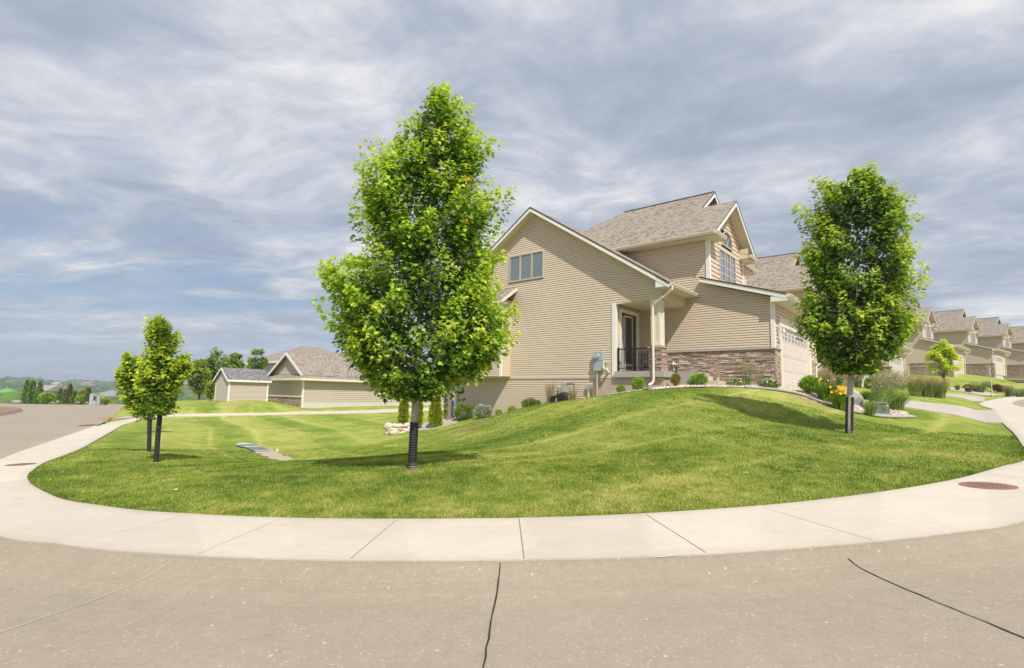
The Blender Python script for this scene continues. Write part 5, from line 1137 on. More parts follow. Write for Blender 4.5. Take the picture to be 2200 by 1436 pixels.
def clump(label, px, py, wpx, hpx, Y=None, v=None, n=160, colr=((.07,.16,.02),(.16,.28,.04)), wd=.012, lean=(0, 0), plume=None, seed=1, name='grass_clump', cat='ornamental grass', group=None, arch=.8, flowers=None, plume_n=.5):
    g = np.random.default_rng(seed); p = onv(px, py, v) if v is not None else (atY(px, py, Y) if Y else ground(px, py)); b = np.array([p[0], p[1], hl1(p[0], p[1])])
    s = b[1]/F; rw, hh_ = wpx*s/2, hpx*s; root = empty(name, tuple(b), 0, label, cat, group)
    a = g.random(n)*2*np.pi; r0 = rw*.5*np.sqrt(g.random(n)); out = g.uniform(.2, 1, n)*rw*.95; hz_ = hh_*g.uniform(.6, 1, n)*(1-.35*arch*out/rw)
    o = np.stack([np.cos(a), np.sin(a), np.zeros(n)], 1); st = o*r0[:, None]; ln = np.array([lean[0], lean[1], 0])*hh_
    ts = np.array([0, .3, .6, .85, 1.0]); V_ = []; sd = np.stack([-np.sin(a), np.cos(a), np.zeros(n)], 1)
    sd = unit(sd+g.normal(0, .6, (n, 3))*np.array([1, 1, 0]))
    for t in ts:
        c = st+o*(out*t**1.8)[:, None]+ln*t**2; c[:, 2] = hz_*(t*(1+arch*.45)-arch*.45*t**3)+.0
        w_ = wd*(1-t**2)*.5+.0008; V_.append(np.stack([c-sd*w_, c+sd*w_], 1))
    V_ = np.stack(V_, 1).reshape(-1, 3); k = np.arange(4); f = np.stack([k*2, k*2+1, k*2+3, k*2+2], 1); F_ = (np.arange(n)[:, None, None]*10+f[None]).reshape(-1, 4)
    c0, c1 = np.array(colr[0]), np.array(colr[1]); C_ = c0+(c1-c0)*g.random((n, 1)); C_ = np.repeat(C_, 10, 0)
    npobj('blades', V_, F_, M_blade, root, colr=C_)
    if plume:
        np_ = int(n*plume_n); V2, F2 = [], []; i = g.permutation(n)[:np_]; top = st[i]+o[i]*(out[i]*.75)[:, None]+ln*.8; top[:, 2] = hh_*g.uniform(.78, 1.08, np_)
        q = 9; ci = np.repeat(np.arange(np_), q); t = g.random(np_*q); ax_ = unit((top-st[i])*np.array([1.2, 1.2, 1])); pos = top[ci]-ax_[ci]*(t*.28*hh_)[:, None]+g.normal(0, .012, (np_*q, 3))
        lv, lf, lc = leaves(pos, ax_[ci]+g.normal(0, .25, (np_*q, 3)), g.normal(0, 1, (np_*q, 3)), np.full(np_*q, .075*max(1, hh_*.8)), np.array(plume)*g.uniform(.7, 1.2, (np_*q, 1)), OVAL*np.array([.55, 1, 1]), OVALF)
        npobj('plumes', lv, lf, M_blade, root, colr=lc)
    if flowers:
        cnt, col_, fs_ = flowers
        for k in range(cnt):
            aa = g.random()*2*np.pi; rr_ = rw*g.uniform(.1, .85); c = np.array([math.cos(aa)*rr_, math.sin(aa)*rr_, hh_*g.uniform(.7, 1.1)]); nn = 6; an = np.arange(nn)*2*np.pi/nn
            ou = unit(np.array([math.cos(aa)*.4+g.normal(0, .3), math.sin(aa)*.4-.5, .6])); e_1 = unit(np.cross(ou, (0, 0, 1.))); e_2 = np.cross(ou, e_1); dd = np.cos(an)[:, None]*e_1+np.sin(an)[:, None]*e_2+ou*.8
            lv, lf, lc = leaves(np.repeat(c[None], nn, 0), dd, np.repeat(ou[None], nn, 0), np.full(nn, fs_), np.array(col_)*g.uniform(.8, 1.1, (nn, 1)), OVAL*np.array([1.5, 1, 1]), OVALF)
            m = MB(); m.tube([(0, 0, 0), tuple(c*.6+[0, 0, c[2]*.1]), tuple(c)], [.006, .005, .004], 4); fl = npobj('flower', lv, lf, M_petal, root, colr=lc); m.build('flower_stalk', M_shoot, fl)
    return root
M_shoot = mat('green_shoot', (.12,.22,.05), .7, variegate((.12,.22,.05), .2))
PG = dict(dark=(.07,.16,.012), mid=(.17,.33,.02), light=(.33,.52,.035), tip=(.50,.62,.07)); PV = dict(dark=(.10,.14,.10), mid=(.22,.27,.20), light=(.42,.46,.36), tip=(.58,.60,.48)); PD = dict(dark=(.045,.10,.014), mid=(.11,.21,.025), light=(.20,.33,.04), tip=(.32,.42,.06))
PAr = dict(dark=(.07,.12,.012), mid=(.20,.28,.02), light=(.42,.48,.035), tip=(.60,.58,.05)); PRed = dict(dark=(.05,.015,.018), mid=(.11,.03,.03), light=(.18,.05,.04), tip=(.25,.09,.06)); PAm = dict(dark=(.09,.11,.02), mid=(.22,.20,.03), light=(.42,.30,.05), tip=(.55,.36,.06))
GS_ = 'small shrubs along the foot of the end house'
shrub('large loose dark green bush at the left corner of the end house', 995, 915, 42, 34, v=19.3, pal=PD, n=2200, size=.05, seed=1, group=GS_)
shrub('grey green variegated bush on the foot of the gable wall', 1038, 905, 38, 27, v=19.3, pal=PV, n=1800, size=.05, seed=2, group=GS_)
shrub('tiny yellow green ball shrub next to the grey green bush', 1071, 897, 15, 14, v=19.4, pal=PG, n=700, size=.03, seed=3, group=GS_)
shrub('small bright green ball shrub left of the leafy pink tipped bush', 1100, 890, 21, 16, v=19.4, pal=PG, n=900, size=.03, seed=4, group=GS_)
shrub('leafy bush with pale pink tips left of the black hose box', 1141, 881, 40, 22, v=19.4, pal=dict(dark=(.06,.13,.02), mid=(.13,.24,.03), light=(.26,.34,.08), tip=(.52,.36,.24)), n=1100, size=.07, seed=5, group=GS_)
shrub('small round bright shrub below the porch slab', 1334, 846, 18, 17, v=19.3, pal=PG, n=900, size=.03, seed=6, group=GS_)
shrub('round green shrub just left of the porch downspout', 1371, 840, 27, 27, v=19.2, pal=PG, n=1500, size=.035, seed=7, group=GS_)
shrub('narrow shrub half yellow half green in front of the porch steps', 1452, 828, 20, 24, v=20.2, pal=PAm, n=900, size=.035, seed=8, group=GS_)
shrub('bushy fresh green shrub in front of the garage stone wall', 1503, 830, 36, 25, v=21.0, pal=PG, n=1600, size=.045, seed=9, group=GS_)
shrub('low pale pink flowering groundcover rose by the stone wall', 1580, 832, 38, 14, v=21.3, pal=PD, n=700, size=.035, seed=10, group='flowering rose bushes by the garage stone wall', flowers=(26, ((.75,.55,.48),(.8,.68,.58)), .035), cat='rose bush')
shrub('white and pink rose bush at the garage corner', 1655, 836, 38, 20, v=21.6, pal=PD, n=900, size=.035, seed=11, group='flowering rose bushes by the garage stone wall', flowers=(34, ((.85,.8,.7),(.85,.82,.72),(.75,.5,.5)), .04), cat='rose bush')
TANB = ((.28,.24,.10),(.45,.38,.20)); GRB = ((.07,.16,.02),(.17,.28,.05)); TANP = (.48,.38,.24)
GGr = 'thin ornamental grasses against the house walls'
clump('tall dry grass left of the black hose box', 1182, 872, 26, 42, v=19.5, n=130, colr=TANB, seed=1, group=GGr, plume=TANP, arch=.3, wd=.01)
clump('tan dry grass under the brown gas pipe', 1231, 862, 22, 34, v=19.5, n=110, colr=TANB, seed=2, group=GGr, arch=.35, wd=.01)
clump('dry brown grass beside the meter conduit', 1272, 856, 18, 36, v=19.5, n=100, colr=TANB, seed=3, group=GGr, arch=.35, wd=.01)
clump('small sparse grass tuft before the stone wall, right of the fresh green shrub', 1535, 829, 14, 26, v=21.6, n=60, colr=((.12,.2,.05),(.4,.3,.12)), seed=4, group=GGr, arch=.3, wd=.01)
clump('taller feathery grass between the two rose bushes', 1604, 830, 30, 52, v=21.7, n=60, colr=GRB, seed=5, group=GGr, plume=TANP, arch=.45, wd=.009, plume_n=.7)
clump('thin feathery grass right beside the white rose bush', 1634, 832, 20, 38, v=21.9, n=34, colr=GRB, seed=6, group=GGr, plume=TANP, arch=.4, wd=.009, plume_n=.7)
# long bed by the drive
shrub('fresh green leafy bush at the foot of the garage door trim', 1742, 842, 38, 30, Y=19.6, pal=PG, n=1500, size=.07, seed=12, group='plants in the gravel bed by the driveway')
clump('dark green daylily clump with orange buds left of the yellow flowers', 1776, 862, 54, 52, Y=18.8, n=520, colr=((.09,.19,.015),(.28,.44,.05)), wd=.03, arch=1.0, seed=7, name='daylily', cat='daylily', group='plants in the gravel bed by the driveway', flowers=(7, (.75,.42,.12), .075))
clump('daylily clump covered in bright yellow flowers beside the maple trunk', 1808, 878, 50, 44, Y=17.8, n=480, colr=((.09,.19,.015),(.28,.44,.05)), wd=.028, arch=1.0, seed=8, name='daylily', cat='daylily', group='plants in the gravel bed by the driveway', flowers=(26, (.85,.50,.02), .085))
clump('low green strappy clump right behind the grey boulder', 1866, 862, 34, 26, Y=20.5, n=260, colr=GRB, wd=.022, arch=.9, seed=9, name='daylily', cat='daylily', group='plants in the gravel bed by the driveway')
clump('big windswept feather grass left of the green utility cabinet', 1884, 888, 60, 82, Y=18.4, n=520, colr=((.14,.24,.05),(.36,.44,.14)), wd=.014, lean=(.55, .1), seed=10, plume=(.42,.40,.26), arch=.8, group='feather grasses around the utility cabinet', plume_n=.6)
clump('arching feather grass right of the green utility cabinet', 1924, 884, 54, 54, Y=19.0, n=420, colr=((.12,.22,.03),(.34,.45,.09)), wd=.014, lean=(.35, .0), seed=11, arch=.9, group='feather grasses around the utility cabinet')
clump('short grass tuft left of the green utility cabinet front', 1868, 886, 34, 40, Y=17.6, n=260, colr=((.12,.22,.03),(.34,.45,.09)), wd=.012, lean=(.2, 0), seed=12, arch=.8, group='feather grasses around the utility cabinet')
# plants of the next houses
GN = 'grasses and shrubs in front of the far townhouses'
clump('wispy green grass before the second stone wall, left of the trunk', 1772, 818, 34, 42, Y=27, n=200, colr=GRB, seed=13, plume=TANP, arch=.5, group=GN)
clump('small wispy grass before the second stone wall, right side', 1803, 818, 22, 32, Y=28, n=140, colr=GRB, seed=14, plume=TANP, arch=.5, group=GN)
clump('grass tuft against the plain tan wall right of the trunk', 1843, 826, 26, 34, Y=30, n=180, colr=GRB, seed=15, plume=TANP, arch=.5, group=GN)
shrub('loose green shrub at the third stone wall', 1868, 824, 24, 22, Y=38, pal=PD, n=500, size=.10, seed=14, group=GN)
clump('pale tall feather grass between the flower pot and the third garage', 1900, 832, 28, 40, Y=32, n=200, colr=TANB, seed=16, plume=TANP, lean=(.3, 0), arch=.5, group=GN)
shrub('bright green ball shrub before the third garage door', 1936, 824, 20, 17, Y=42, pal=PG, n=600, size=.08, seed=15, group=GN)
for k, (px, w_, lb) in enumerate(((1966, 40, 'leftmost large clump in the row of tan tipped grasses'), (1992, 38, 'middle large clump in the row of tan tipped grasses'), (2018, 38, 'rightmost large clump in the row of tan tipped grasses'))):
    clump(lb, px, 838+k*2, w_, 40, Y=38, n=380, colr=((.15,.22,.06),(.36,.38,.14)), seed=17+k, plume=(.50,.40,.26), arch=.35, wd=.03, group='row of tan tipped ornamental grasses', plume_n=.9)
clump('rounded green grass mound right of the dark pot with red flowers', 2102, 826, 38, 24, Y=50, n=260, colr=((.14,.20,.06),(.28,.34,.12)), seed=21, plume=(.45,.40,.28), arch=.5, wd=.04, group=GN)
shrub('small green ball shrub before the fourth stone wall', 2122, 818, 14, 10, Y=56, pal=PG, n=400, size=.10, seed=16, group=GN)
shrub('dark red barberry bush, the left one of the pair', 2140, 821, 18, 10, Y=54, pal=PRed, n=400, size=.12, seed=17, group='dark red bushes near the right edge', cat='bush')
shrub('dark red barberry bush, the right one of the pair', 2152, 826, 20, 10, Y=52, pal=PRed, n=400, size=.12, seed=18, group='dark red bushes near the right edge', cat='bush')
clump('tall tan grass left of the dark green transformer', 2166, 828, 22, 24, Y=48, n=220, colr=((.12,.19,.06),(.28,.32,.12)), seed=22, plume=(.50,.40,.26), arch=.35, wd=.04, group=GN)
clump('tall tan grass at the right edge of the photo before the transformer', 2190, 830, 24, 22, Y=46, n=220, colr=((.12,.19,.06),(.28,.32,.12)), seed=23, plume=(.50,.40,.26), arch=.35, wd=.04, group=GN)
clump('tiny grass tuft under the left end of the fourth garage', 2056, 824, 14, 16, Y=50, n=90, colr=GRB, seed=24, arch=.5, wd=.03, group=GN)
# evergreens
AR = 'arborvitae on the patio edge behind the end house'
shrub('rounded arborvitae at the left end of the boulder wall', 866, 911, 20, 60, Y=27.5, pal=PAr, n=4200, size=.09, seed=30, name='arborvitae', cat='arborvitae', group=AR, shape='column', upr=.6)
shrub('arborvitae mostly hidden by the near maple trunk', 898, 915, 18, 58, Y=27.0, pal=PAr, n=3600, size=.09, seed=31, name='arborvitae', cat='arborvitae', group=AR, shape='column', upr=.6)
shrub('bright pointed arborvitae on the gravel right of the near maple trunk', 935, 915, 30, 77, Y=26.5, pal=PAr, n=6000, size=.09, seed=32, name='arborvitae', cat='arborvitae', group=AR, shape='cone', upr=.6)
shrub('dark arborvitae behind the brown deck post', 961, 905, 18, 60, Y=31, pal=PD, n=2200, size=.07, seed=33, name='arborvitae', cat='arborvitae', group=AR, shape='column', upr=.6)
AS = 'evergreens along the end of the left street'
def bgs(px, top, w_, lb, shape='cone', pal=PD, seed=40, cat='arborvitae', nm='arborvitae', Y=104, py=867):
    b = atY(px, py, Y); b[2] = h_rbf(np.array([b[0]]), np.array([b[1]]))[0]*0+atY(px, py, Y)[2]
    shrub(lb, px, py, w_, py-top, pal=pal, n=1100, size=.34, seed=seed, name=nm, cat=cat, group=AS, shape=shape, upr=.6, base=b)
PRd = dict(dark=(.06,.07,.02), mid=(.13,.12,.03), light=(.24,.18,.04), tip=(.32,.22,.05))
bgs(53, 819, 15, 'tallest evergreen cone at the street end, leftmost of the close pair', seed=41); bgs(65.5, 821, 11, 'narrow evergreen, right one of the close pair', 'column', seed=42); bgs(82, 822, 16, 'evergreen cone standing alone right of the close pair', seed=43)
bgs(99, 847, 24, 'wide round bush between the evergreen cones', 'round', PG, 44, 'bush', 'round_bush')
bgs(127, 837, 14, 'green evergreen cone left of the light pole', seed=45); bgs(138, 839, 10, 'small evergreen right in front of the light pole', seed=46); bgs(147, 828, 13, 'rusty brown tipped evergreen cone', pal=PRd, seed=47); bgs(159, 843, 14, 'low rounded evergreen right of the rusty one', seed=48)
bgs(175, 853, 17, 'round bush right of the row of cones', 'round', PG, 49, 'bush', 'round_bush'); bgs(187, 835, 9, 'last slim evergreen before the grey utility boxes', 'column', seed=50); bgs(213, 856, 10, 'yellowish small bush right of the utility boxes', 'round', PALYY, 51, 'bush', 'round_bush'); bgs(227, 861, 9, 'lowest green bush near the grass verge', 'round', PG, 52, 'bush', 'round_bush')
bgs(174, 843, 8, 'orange young tree top behind the round bush', 'round', PAm, 53, 'bush', 'round_bush', Y=108)

# ------------------------------------------------------------------ gravel bed, rocks, edging
n_ = 110; A_ = spline(BEDO, 12); B_ = spline(BEDI, 12); t_ = np.linspace(0, 1, n_)
A_ = np.stack([np.interp(t_, np.linspace(0, 1, len(A_)), A_[:, i]) for i in (0, 1)], 1); B_ = np.stack([np.interp(t_, np.linspace(0, 1, len(B_)), B_[:, i]) for i in (0, 1)], 1)
rows = []
for j in range(9):
    q = A_*(1-j/8)+B_*j/8; rows.append(np.column_stack([q, h_rbf(q[:, 0], q[:, 1])+.012]))
ii = np.arange(8)[:, None]*n_+np.arange(n_-1)[None]
def f_grav(t, b):
    v = N(t, 'ShaderNodeTexVoronoi'); v.inputs['Scale'].default_value = 22; t.links.new(geoP(t), v.inputs['Vector'])
    sp_ = N(t, 'ShaderNodeSeparateColor'); t.links.new(v.outputs['Color'], sp_.inputs[0])
    c = ramp(t, sp_.outputs[0], [(0, (.50, .42, .36)), (.3, (.66, .58, .50)), (.55, (.60, .44, .36)), (.8, (.74, .68, .60)), (1, (.45, .41, .38))])
    t.links.new(mixc(t, 1, c, k_rgb(t, ramp(t, v.outputs['Distance'], [(.0, 1.0), (.5, .9), (.8, .45)])), 'MULTIPLY'), b.inputs['Base Color']); bump(t, b, math_n(t, 'SUBTRACT', 1, v.outputs['Distance']), .03, .9)
tag(npobj('gravel_bed', np.vstack(rows), np.stack([ii, ii+1, ii+1+n_, ii+n_], -1).reshape(-1, 4), mat('gravel', (.6,.5,.4), .9, f_grav), smooth=True), kind='structure')
def ico(sub=1):
    import bmesh
    bm = bmesh.new(); bmesh.ops.create_icosphere(bm, subdivisions=sub, radius=1); v = np.array([x.co[:] for x in bm.verts]); f = np.array([[q.index for q in p.verts] for p in bm.faces]); bm.free(); return v, f
IV, IF = ico(1); IV2, IF2 = ico(2); IV3, IF3 = ico(3)
ROCKC = np.array([(.66,.58,.52),(.72,.66,.60),(.62,.45,.37),(.55,.50,.47),(.78,.74,.68),(.60,.40,.30),(.48,.44,.42)])
def rocks(pts, rad, seed=0, sub=(IV, IF), flat=.6, rough=.22, cols=ROCKC):
    g = np.random.default_rng(seed); iv, f = sub; n = len(pts); k = len(iv); r = iv[None]*(1+g.normal(0, rough, (n, k, 1))*.5); sc3 = np.stack([g.uniform(.7, 1.4, n), g.uniform(.7, 1.3, n), np.full(n, flat)*g.uniform(.7, 1.2, n)], 1)
    a = g.random(n)*6.28; v = r*sc3[:, None]*rad[:, None, None]; x = v[..., 0]*np.cos(a)[:, None]-v[..., 1]*np.sin(a)[:, None]; y = v[..., 0]*np.sin(a)[:, None]+v[..., 1]*np.cos(a)[:, None]
    v = np.stack([x, y, v[..., 2]], -1)+pts[:, None]; c = cols[g.integers(0, len(cols), n)]*g.uniform(.8, 1.15, (n, 1))
    return v.reshape(-1, 3), (np.arange(n)[:, None, None]*k+f[None]).reshape(-1, 3), np.repeat(c, k, 0)
g = np.random.default_rng(5); bb0, bb1 = BEDP.min(0), BEDP.max(0); q = bb0+(bb1-bb0)*g.random((26000, 2)); q = q[inside(BEDP, q[:, 0], q[:, 1])][:4200]
rv, rfc, rcl = rocks(np.column_stack([q, h_rbf(q[:, 0], q[:, 1])+.02]), g.uniform(.02, .046, len(q)), 5); tag(npobj('river_rocks', rv, rfc, M_rock, colr=rcl, smooth=True), 'pale mixed river rocks covering the bed along the garage wall and drive', kind='stuff')
E_ = spline(BEDO[6:], 10); m = MB(); m.tube([(p[0], p[1], hl1(*p)+.035) for p in E_], .05, 6); tag(m.build('bed_edging', M_conc, smooth=True), 'low curved grey concrete edging between the lawn and the gravel bed', 'edging')
def boulder(label, px, py, wpx, hpx, Y, c=(.45,.42,.40), seed=1, tall=None, name='boulder', group=None, tilt=0):
    g = np.random.default_rng(seed); b = atY(px, py, Y); 
    if Y < 80: b[2] = hl1(b[0], b[1])
    s = Y/F; v = IV3.copy(); 
    for k in range(5):
        d = unit(g.normal(0, 1, 3)); v -= d[None]*np.maximum(v@d-g.uniform(.55, .85), 0)[:, None]*.9
    v = v*(1+.04*np.sin(IV3[:, :1]*9+seed)*np.cos(IV3[:, 1:2]*7)); tp_ = 1 if tilt == 0 else 0; v[:, 0] *= 1 if tp_ else 1; v = v*np.array([wpx*s/2, wpx*s*.35, hpx*s*.52])+np.array([0, 0, hpx*s*.45])
    if tilt: v[:, 0] = v[:, 0]*(1.15-.75*np.clip(v[:, 2]/(hpx*s), 0, 1))
    v[:, 0] += tilt*v[:, 2]
    return tag(npobj(name, v, IF3, mat('boulder_%d' % seed, c, .9, variegate(c, .22, 2, 18, .01)), loc=tuple(b)), label, 'boulder', group)
boulder('upright grey slab boulder right of the maple trunk sleeve', 1843, 870, 34, 40, 19.0, (.42,.41,.40), 2, tilt=-.15)
for px, w_, h_, lb, sd_ in ((35, 20, 8, 'large flat pink boulder by the street end, left of the evergreens', 3), (112, 9, 4, 'small low boulder left of the group of four evergreens', 4), (123.5, 8, 6, 'pale rounded boulder at the foot of the first of four evergreens', 5), (168, 8, 4, 'small pinkish boulder left of the last slim evergreen', 6), (186, 6, 4, 'smallest boulder in front of the last slim evergreen', 7)):
    boulder(lb, px, 867, w_, h_, 101, (.34,.29,.25), sd_, group='landscape boulders at the end of the left street')
# boulder retaining wall by the patio
bw = atY(862, 934, 26.5); o = empty('boulder_wall', tuple(bw), 0, 'low curved wall of stacked pinkish boulders below the arborvitae', 'retaining wall')
g = np.random.default_rng(11); pts, rad = [], []
for lay in range(3):
    for k in range(11):
        f = k/10+(lay % 2)*.05; px = 836+f*64; p = atY(px+g.uniform(-1.5, 1.5), 932-lay*7.6-f*4+g.uniform(-1.5, 1.5), 26.6+.9*abs(f-.2)); pts.append(p-bw); rad.append(g.uniform(.11, .20))
rv, rfc, rcl = rocks(np.array(pts), np.array(rad), 12, (IV2, IF2), .85, .16, np.array([(.62,.50,.43),(.70,.60,.52),(.58,.46,.40),(.66,.60,.55),(.72,.62,.50)])); npobj('stacked_boulders', rv, rfc, M_rock, o, colr=rcl, smooth=True)
n_a = [tuple(atY(px, py, Y)[:2]) for px, py, Y in ((846,916,27.0),(880,919,26.7),(930,921,26.2),(982,916,26.6))]; n_b = [tuple(atY(px, py, Y)[:2]) for px, py, Y in ((850,908,28.6),(890,905,29.4),(930,904,29.6),(985,903,29.6))]
sheet('patio', n_a, n_b, mat('gravel', (.6,.5,.4)), n=30, k=5, lift=.04); zt_ = hl1(*tuple(atY(960,910,28)[:2]))+.05
PZ = zt_
def post_at(px, Y): p = atY(px, 900, Y); return p
p = post_at(965, 28.0); m = MB(); m.box((p[0]-.09, p[1]-.09, PZ), (p[0]+.09, p[1]+.09, PZ+2.3)); m.box((p[0]-.13, p[1]-.13, PZ), (p[0]+.13, p[1]+.13, PZ+.12)); m.box((p[0]-.6, p[1]-.1, PZ+2.3), (p[0]+1.6, p[1]+.1, PZ+2.55)); tag(m.build('deck_post', mat('brown_paint', (.22,.17,.13), .6, variegate((.24,.19,.15), .1))), 'brown square deck post at the back corner of the end house', 'post')
p = post_at(972, 28.2); m = MB(); m.box((p[0]-.055, p[1]-.04, PZ+.05), (p[0]+.055, p[1]+.04, PZ+.98)); m.box((p[0]-.16, p[1]-.14, PZ), (p[0]+.12, p[1]+.1, PZ+.2)); tag(m.build('folded_chair', mat('navy_plastic', (.05,.08,.17), .5, variegate((.05,.08,.17), .1))), 'folded dark blue chair leaning beside the brown deck post', 'chair')

# ------------------------------------------------------------------ things standing on the lawns and by the walls
M_green = mat('utility_green', (.13,.17,.14), .45, variegate((.15, .19, .155), .12)); M_dgreen = mat('dark_utility_green', (.03,.08,.06), .5, variegate((.04, .09, .07), .1))
M_orange = mat('orange_sticker', (.85,.38,.04), .6, variegate((.85,.38,.04), .05))
def cabinet(label, px, py, w, d, h, Y, m_, rz=-.5, sticker=True):
    b = atY(px, py, Y); b[2] = hl1(b[0], b[1]); o = empty('utility_cabinet', tuple(b), rz, label, 'utility cabinet')
    m = MB(); m.box((-w/2-.04, -d/2-.04, -.1), (w/2+.04, d/2+.04, .05)); m.build('base', M_conc, o)
    m = MB(); m.box((-w/2, -d/2, .05), (w/2, d/2, h*.84)); m.prism([(-w/2-.02, -d/2-.02, h*.84), (w/2+.02, -d/2-.02, h*.84), (w/2+.02, d/2+.02, h*.84), (-w/2-.02, d/2+.02, h*.84)], (0, 0, .03)); m.prism([(-w/2-.01, -d/2-.01, h*.865), (w/2+.01, -d/2-.01, h*.865), (w/2+.01, d/2+.01, h), (-w/2-.01, d/2+.01, h)], (0, 0, .01)); m.build('body', m_, o)
    m = MB(); m.box((-.02, -d/2-.012, h*.12), (.0, -d/2-.0, h*.8)); m.box((w*.1, -d/2-.03, h*.4), (w*.1+.04, -d/2, h*.55)); m.build('door', m_, o)
    if sticker: m = MB(); m.box((w/2-.10, -d/2-.006, h*.64), (w/2-.04, -d/2-.001, h*.80)); m.build('sticker', M_orange, o)
cabinet('grey green utility cabinet with orange sticker among the feather grasses', 1892, 891, .42, .36, .44, 18.0, M_green, -.25)
cabinet('dark green transformer box among tall grasses at the right edge', 2184, 828, 1.2, .9, .8, 50, M_dgreen, -.8, False)
cabinet('small green utility box among the row of tan tipped grasses', 2002, 832, .5, .4, .7, 41, M_dgreen, -.8, False)
def flowerpot(label, px, py, Y, r, h, cpot, cfl, seed):
    b = atY(px, py, Y); b[2] = hl1(b[0], b[1]); o = empty('flower_pot', tuple(b), 0, label, 'flower pot'); m = MB()
    m.lathe(0, 0, [(r*.7, 0), (r*.95, h*.85), (r*1.05, h*.86), (r*1.05, h), (r*.9, h), (r*.88, h*.9)], 18); m.build('pot', mat('pot_%d' % seed, cpot, .6, variegate(cpot, .1)), o, smooth=False)
    g = np.random.default_rng(seed); n = 260; u = unit(g.normal(0, 1, (n, 3))); u[:, 2] = np.abs(u[:, 2]); pos = u*np.array([r*1.15, r*1.15, h*.6])+np.array([0, 0, h]); lv, lf, lc = leaves(pos*1, u+g.normal(0, .3, (n, 3)), g.normal(0, 1, (n, 3)), np.full(n, .10), np.array((.06,.15,.03))*g.uniform(.7, 1.4, (n, 1)), OVAL, OVALF); npobj('foliage', lv, lf, M_needle, o, colr=lc)
    n = 120; u = unit(g.normal(0, 1, (n, 3))); u[:, 2] = np.abs(u[:, 2]); pos = u*np.array([r*1.25, r*1.25, h*.68])+np.array([0, 0, h]); lv, lf, lc = leaves(pos, u+g.normal(0, .5, (n, 3)), u, np.full(n, .10), np.array(cfl)*g.uniform(.7, 1.15, (n, 1)), OVAL*np.array([1.8, 1, 1]), OVALF); npobj('blossoms', lv, lf, M_petal, o, colr=lc)
flowerpot('grey pot with yellow flowers before the third stone wall', 1887, 832, 33, .34, .42, (.42,.41,.40), (.85,.52,.03), 61)
flowerpot('dark pot with red flowers right of the bright yellow green tree', 2080, 827, 48, .30, .40, (.06,.06,.065), (.5,.06,.04), 62)
# hose box, splash block, lantern, drain
p = onv(1203, 871, 19.25); o = empty('hose_box', (p[0], p[1], p[2]-.03), -AZ+.35, 'black plastic hose reel box with white mark tilted on the slope by the gas meter', 'hose box'); o.rotation_euler = (0, -.17, -AZ+.3)
m = MB(); m.prism([(-.36, -.22, 0), (.36, -.22, 0), (.36, -.22, .40), (.28, -.22, .50), (-.28, -.22, .46), (-.36, -.22, .34)], (0, .5, 0)); m.build('body', M_plastic, o)
m = MB(); m.box((-.26, -.235, .30), (.06, -.222, .38)); m.box((.10, -.232, .1), (.30, -.222, .4)); m.build('recess', M_black, o)
m = MB(); m.tube([(-.02, -.235, .34), (-.08, -.24, .24), (-.05, -.24, .17), (-.10, -.24, .10), (-.03, -.24, .06)], .014, 6); m.build('hose_end', M_white, o)
p = onv(1447, 797, 20.9); o = empty('candle_lantern', (p[0], p[1], 2.68), -AZ, 'small metal lantern with gold pyramid roof on the porch corner', 'lantern'); m = MB(); m.lathe(0, 0, [(.13, .30), (.015, .42), (.015, .46)], 4); m.build('lantern_roof', mat('gold_metal', (.62,.50,.25), .4, variegate((.62,.50,.25), .1)), o)
m = MB()
for a in (-.09, .09):
    for b_ in (-.09, .09): m.box((a-.01, b_-.01, 0), (a+.01, b_+.01, .30))
m.box((-.1, -.1, 0), (.1, .1, .02)); m.build('frame', M_black, o); m = MB(); m.lathe(0, 0, [(.04, .02), (.04, .14)], 10); m.build('candle', M_white, o)
p = onv(1398, 833, 19.3); m = MB(); zz = hl1(p[0], p[1])+.03; a0 = np.array([p[0], p[1], zz]); m.prism([a0+U*-.15, a0+U*.15, a0+U*.12-V*.45, a0-U*.12-V*.45], (0, 0, .05)); tag(m.build('splash_block', M_conc), 'grey splash block under the porch downspout', 'splash block')
# storm water flume and grate in the hollow
p0, p1, p2 = ground(524, 957, 12), ground(566, 972, 12), ground(622, 991, 12)
def flume(a, b, wd, m_, name, label):
    a, b = np.array(a), np.array(b); d = (b-a)[:2]; L_ = np.linalg.norm(d); d /= L_; nn = np.array([-d[1], d[0]]); vs, fs = [], []; k = 24; g = np.random.default_rng(3)
    for i in range(k+1):
        wj = wd*(.75+.25*math.sin(i*.9)+g.uniform(-.08, .08))*(1 if i < k-3 else (k-i+.3)/4)
        for j, (w_, z_) in enumerate(((-1, -.01), (-.8, .025), (-.5, .012), (.5, .012), (.8, .025), (1, -.01))):
            q = a[:2]+d*L_*i/k+nn*w_*wj; vs.append((q[0], q[1], hl1(q[0], q[1])+z_+.02))
    for i in range(k):
        for j in range(5): fs.append((i*6+j, (i+1)*6+j, (i+1)*6+j+1, i*6+j+1))
    return tag(npobj(name, vs, fs, m_), label, 'drainage channel')
flume(p1, p2, .42, mat('stony_channel', (.45,.38,.30), .9, f_conc((.46, .38, .30))), 'drainage_channel', 'thin stony channel lying in the grassy hollow')
o = empty('drain_grate', tuple((p0+p1)/2), 0, 'slanted inlet grate of parallel metal bars in the hollow', 'drain grate')
c0 = (p0+p1)/2; d = (p1-p0)/2; nn = np.array([-d[1], d[0], 0]); nn /= np.linalg.norm(nn); hw2 = .34
def gz3(q, l): w_ = c0+q; return (q[0], q[1], hl1(w_[0], w_[1])-c0[2]+l)
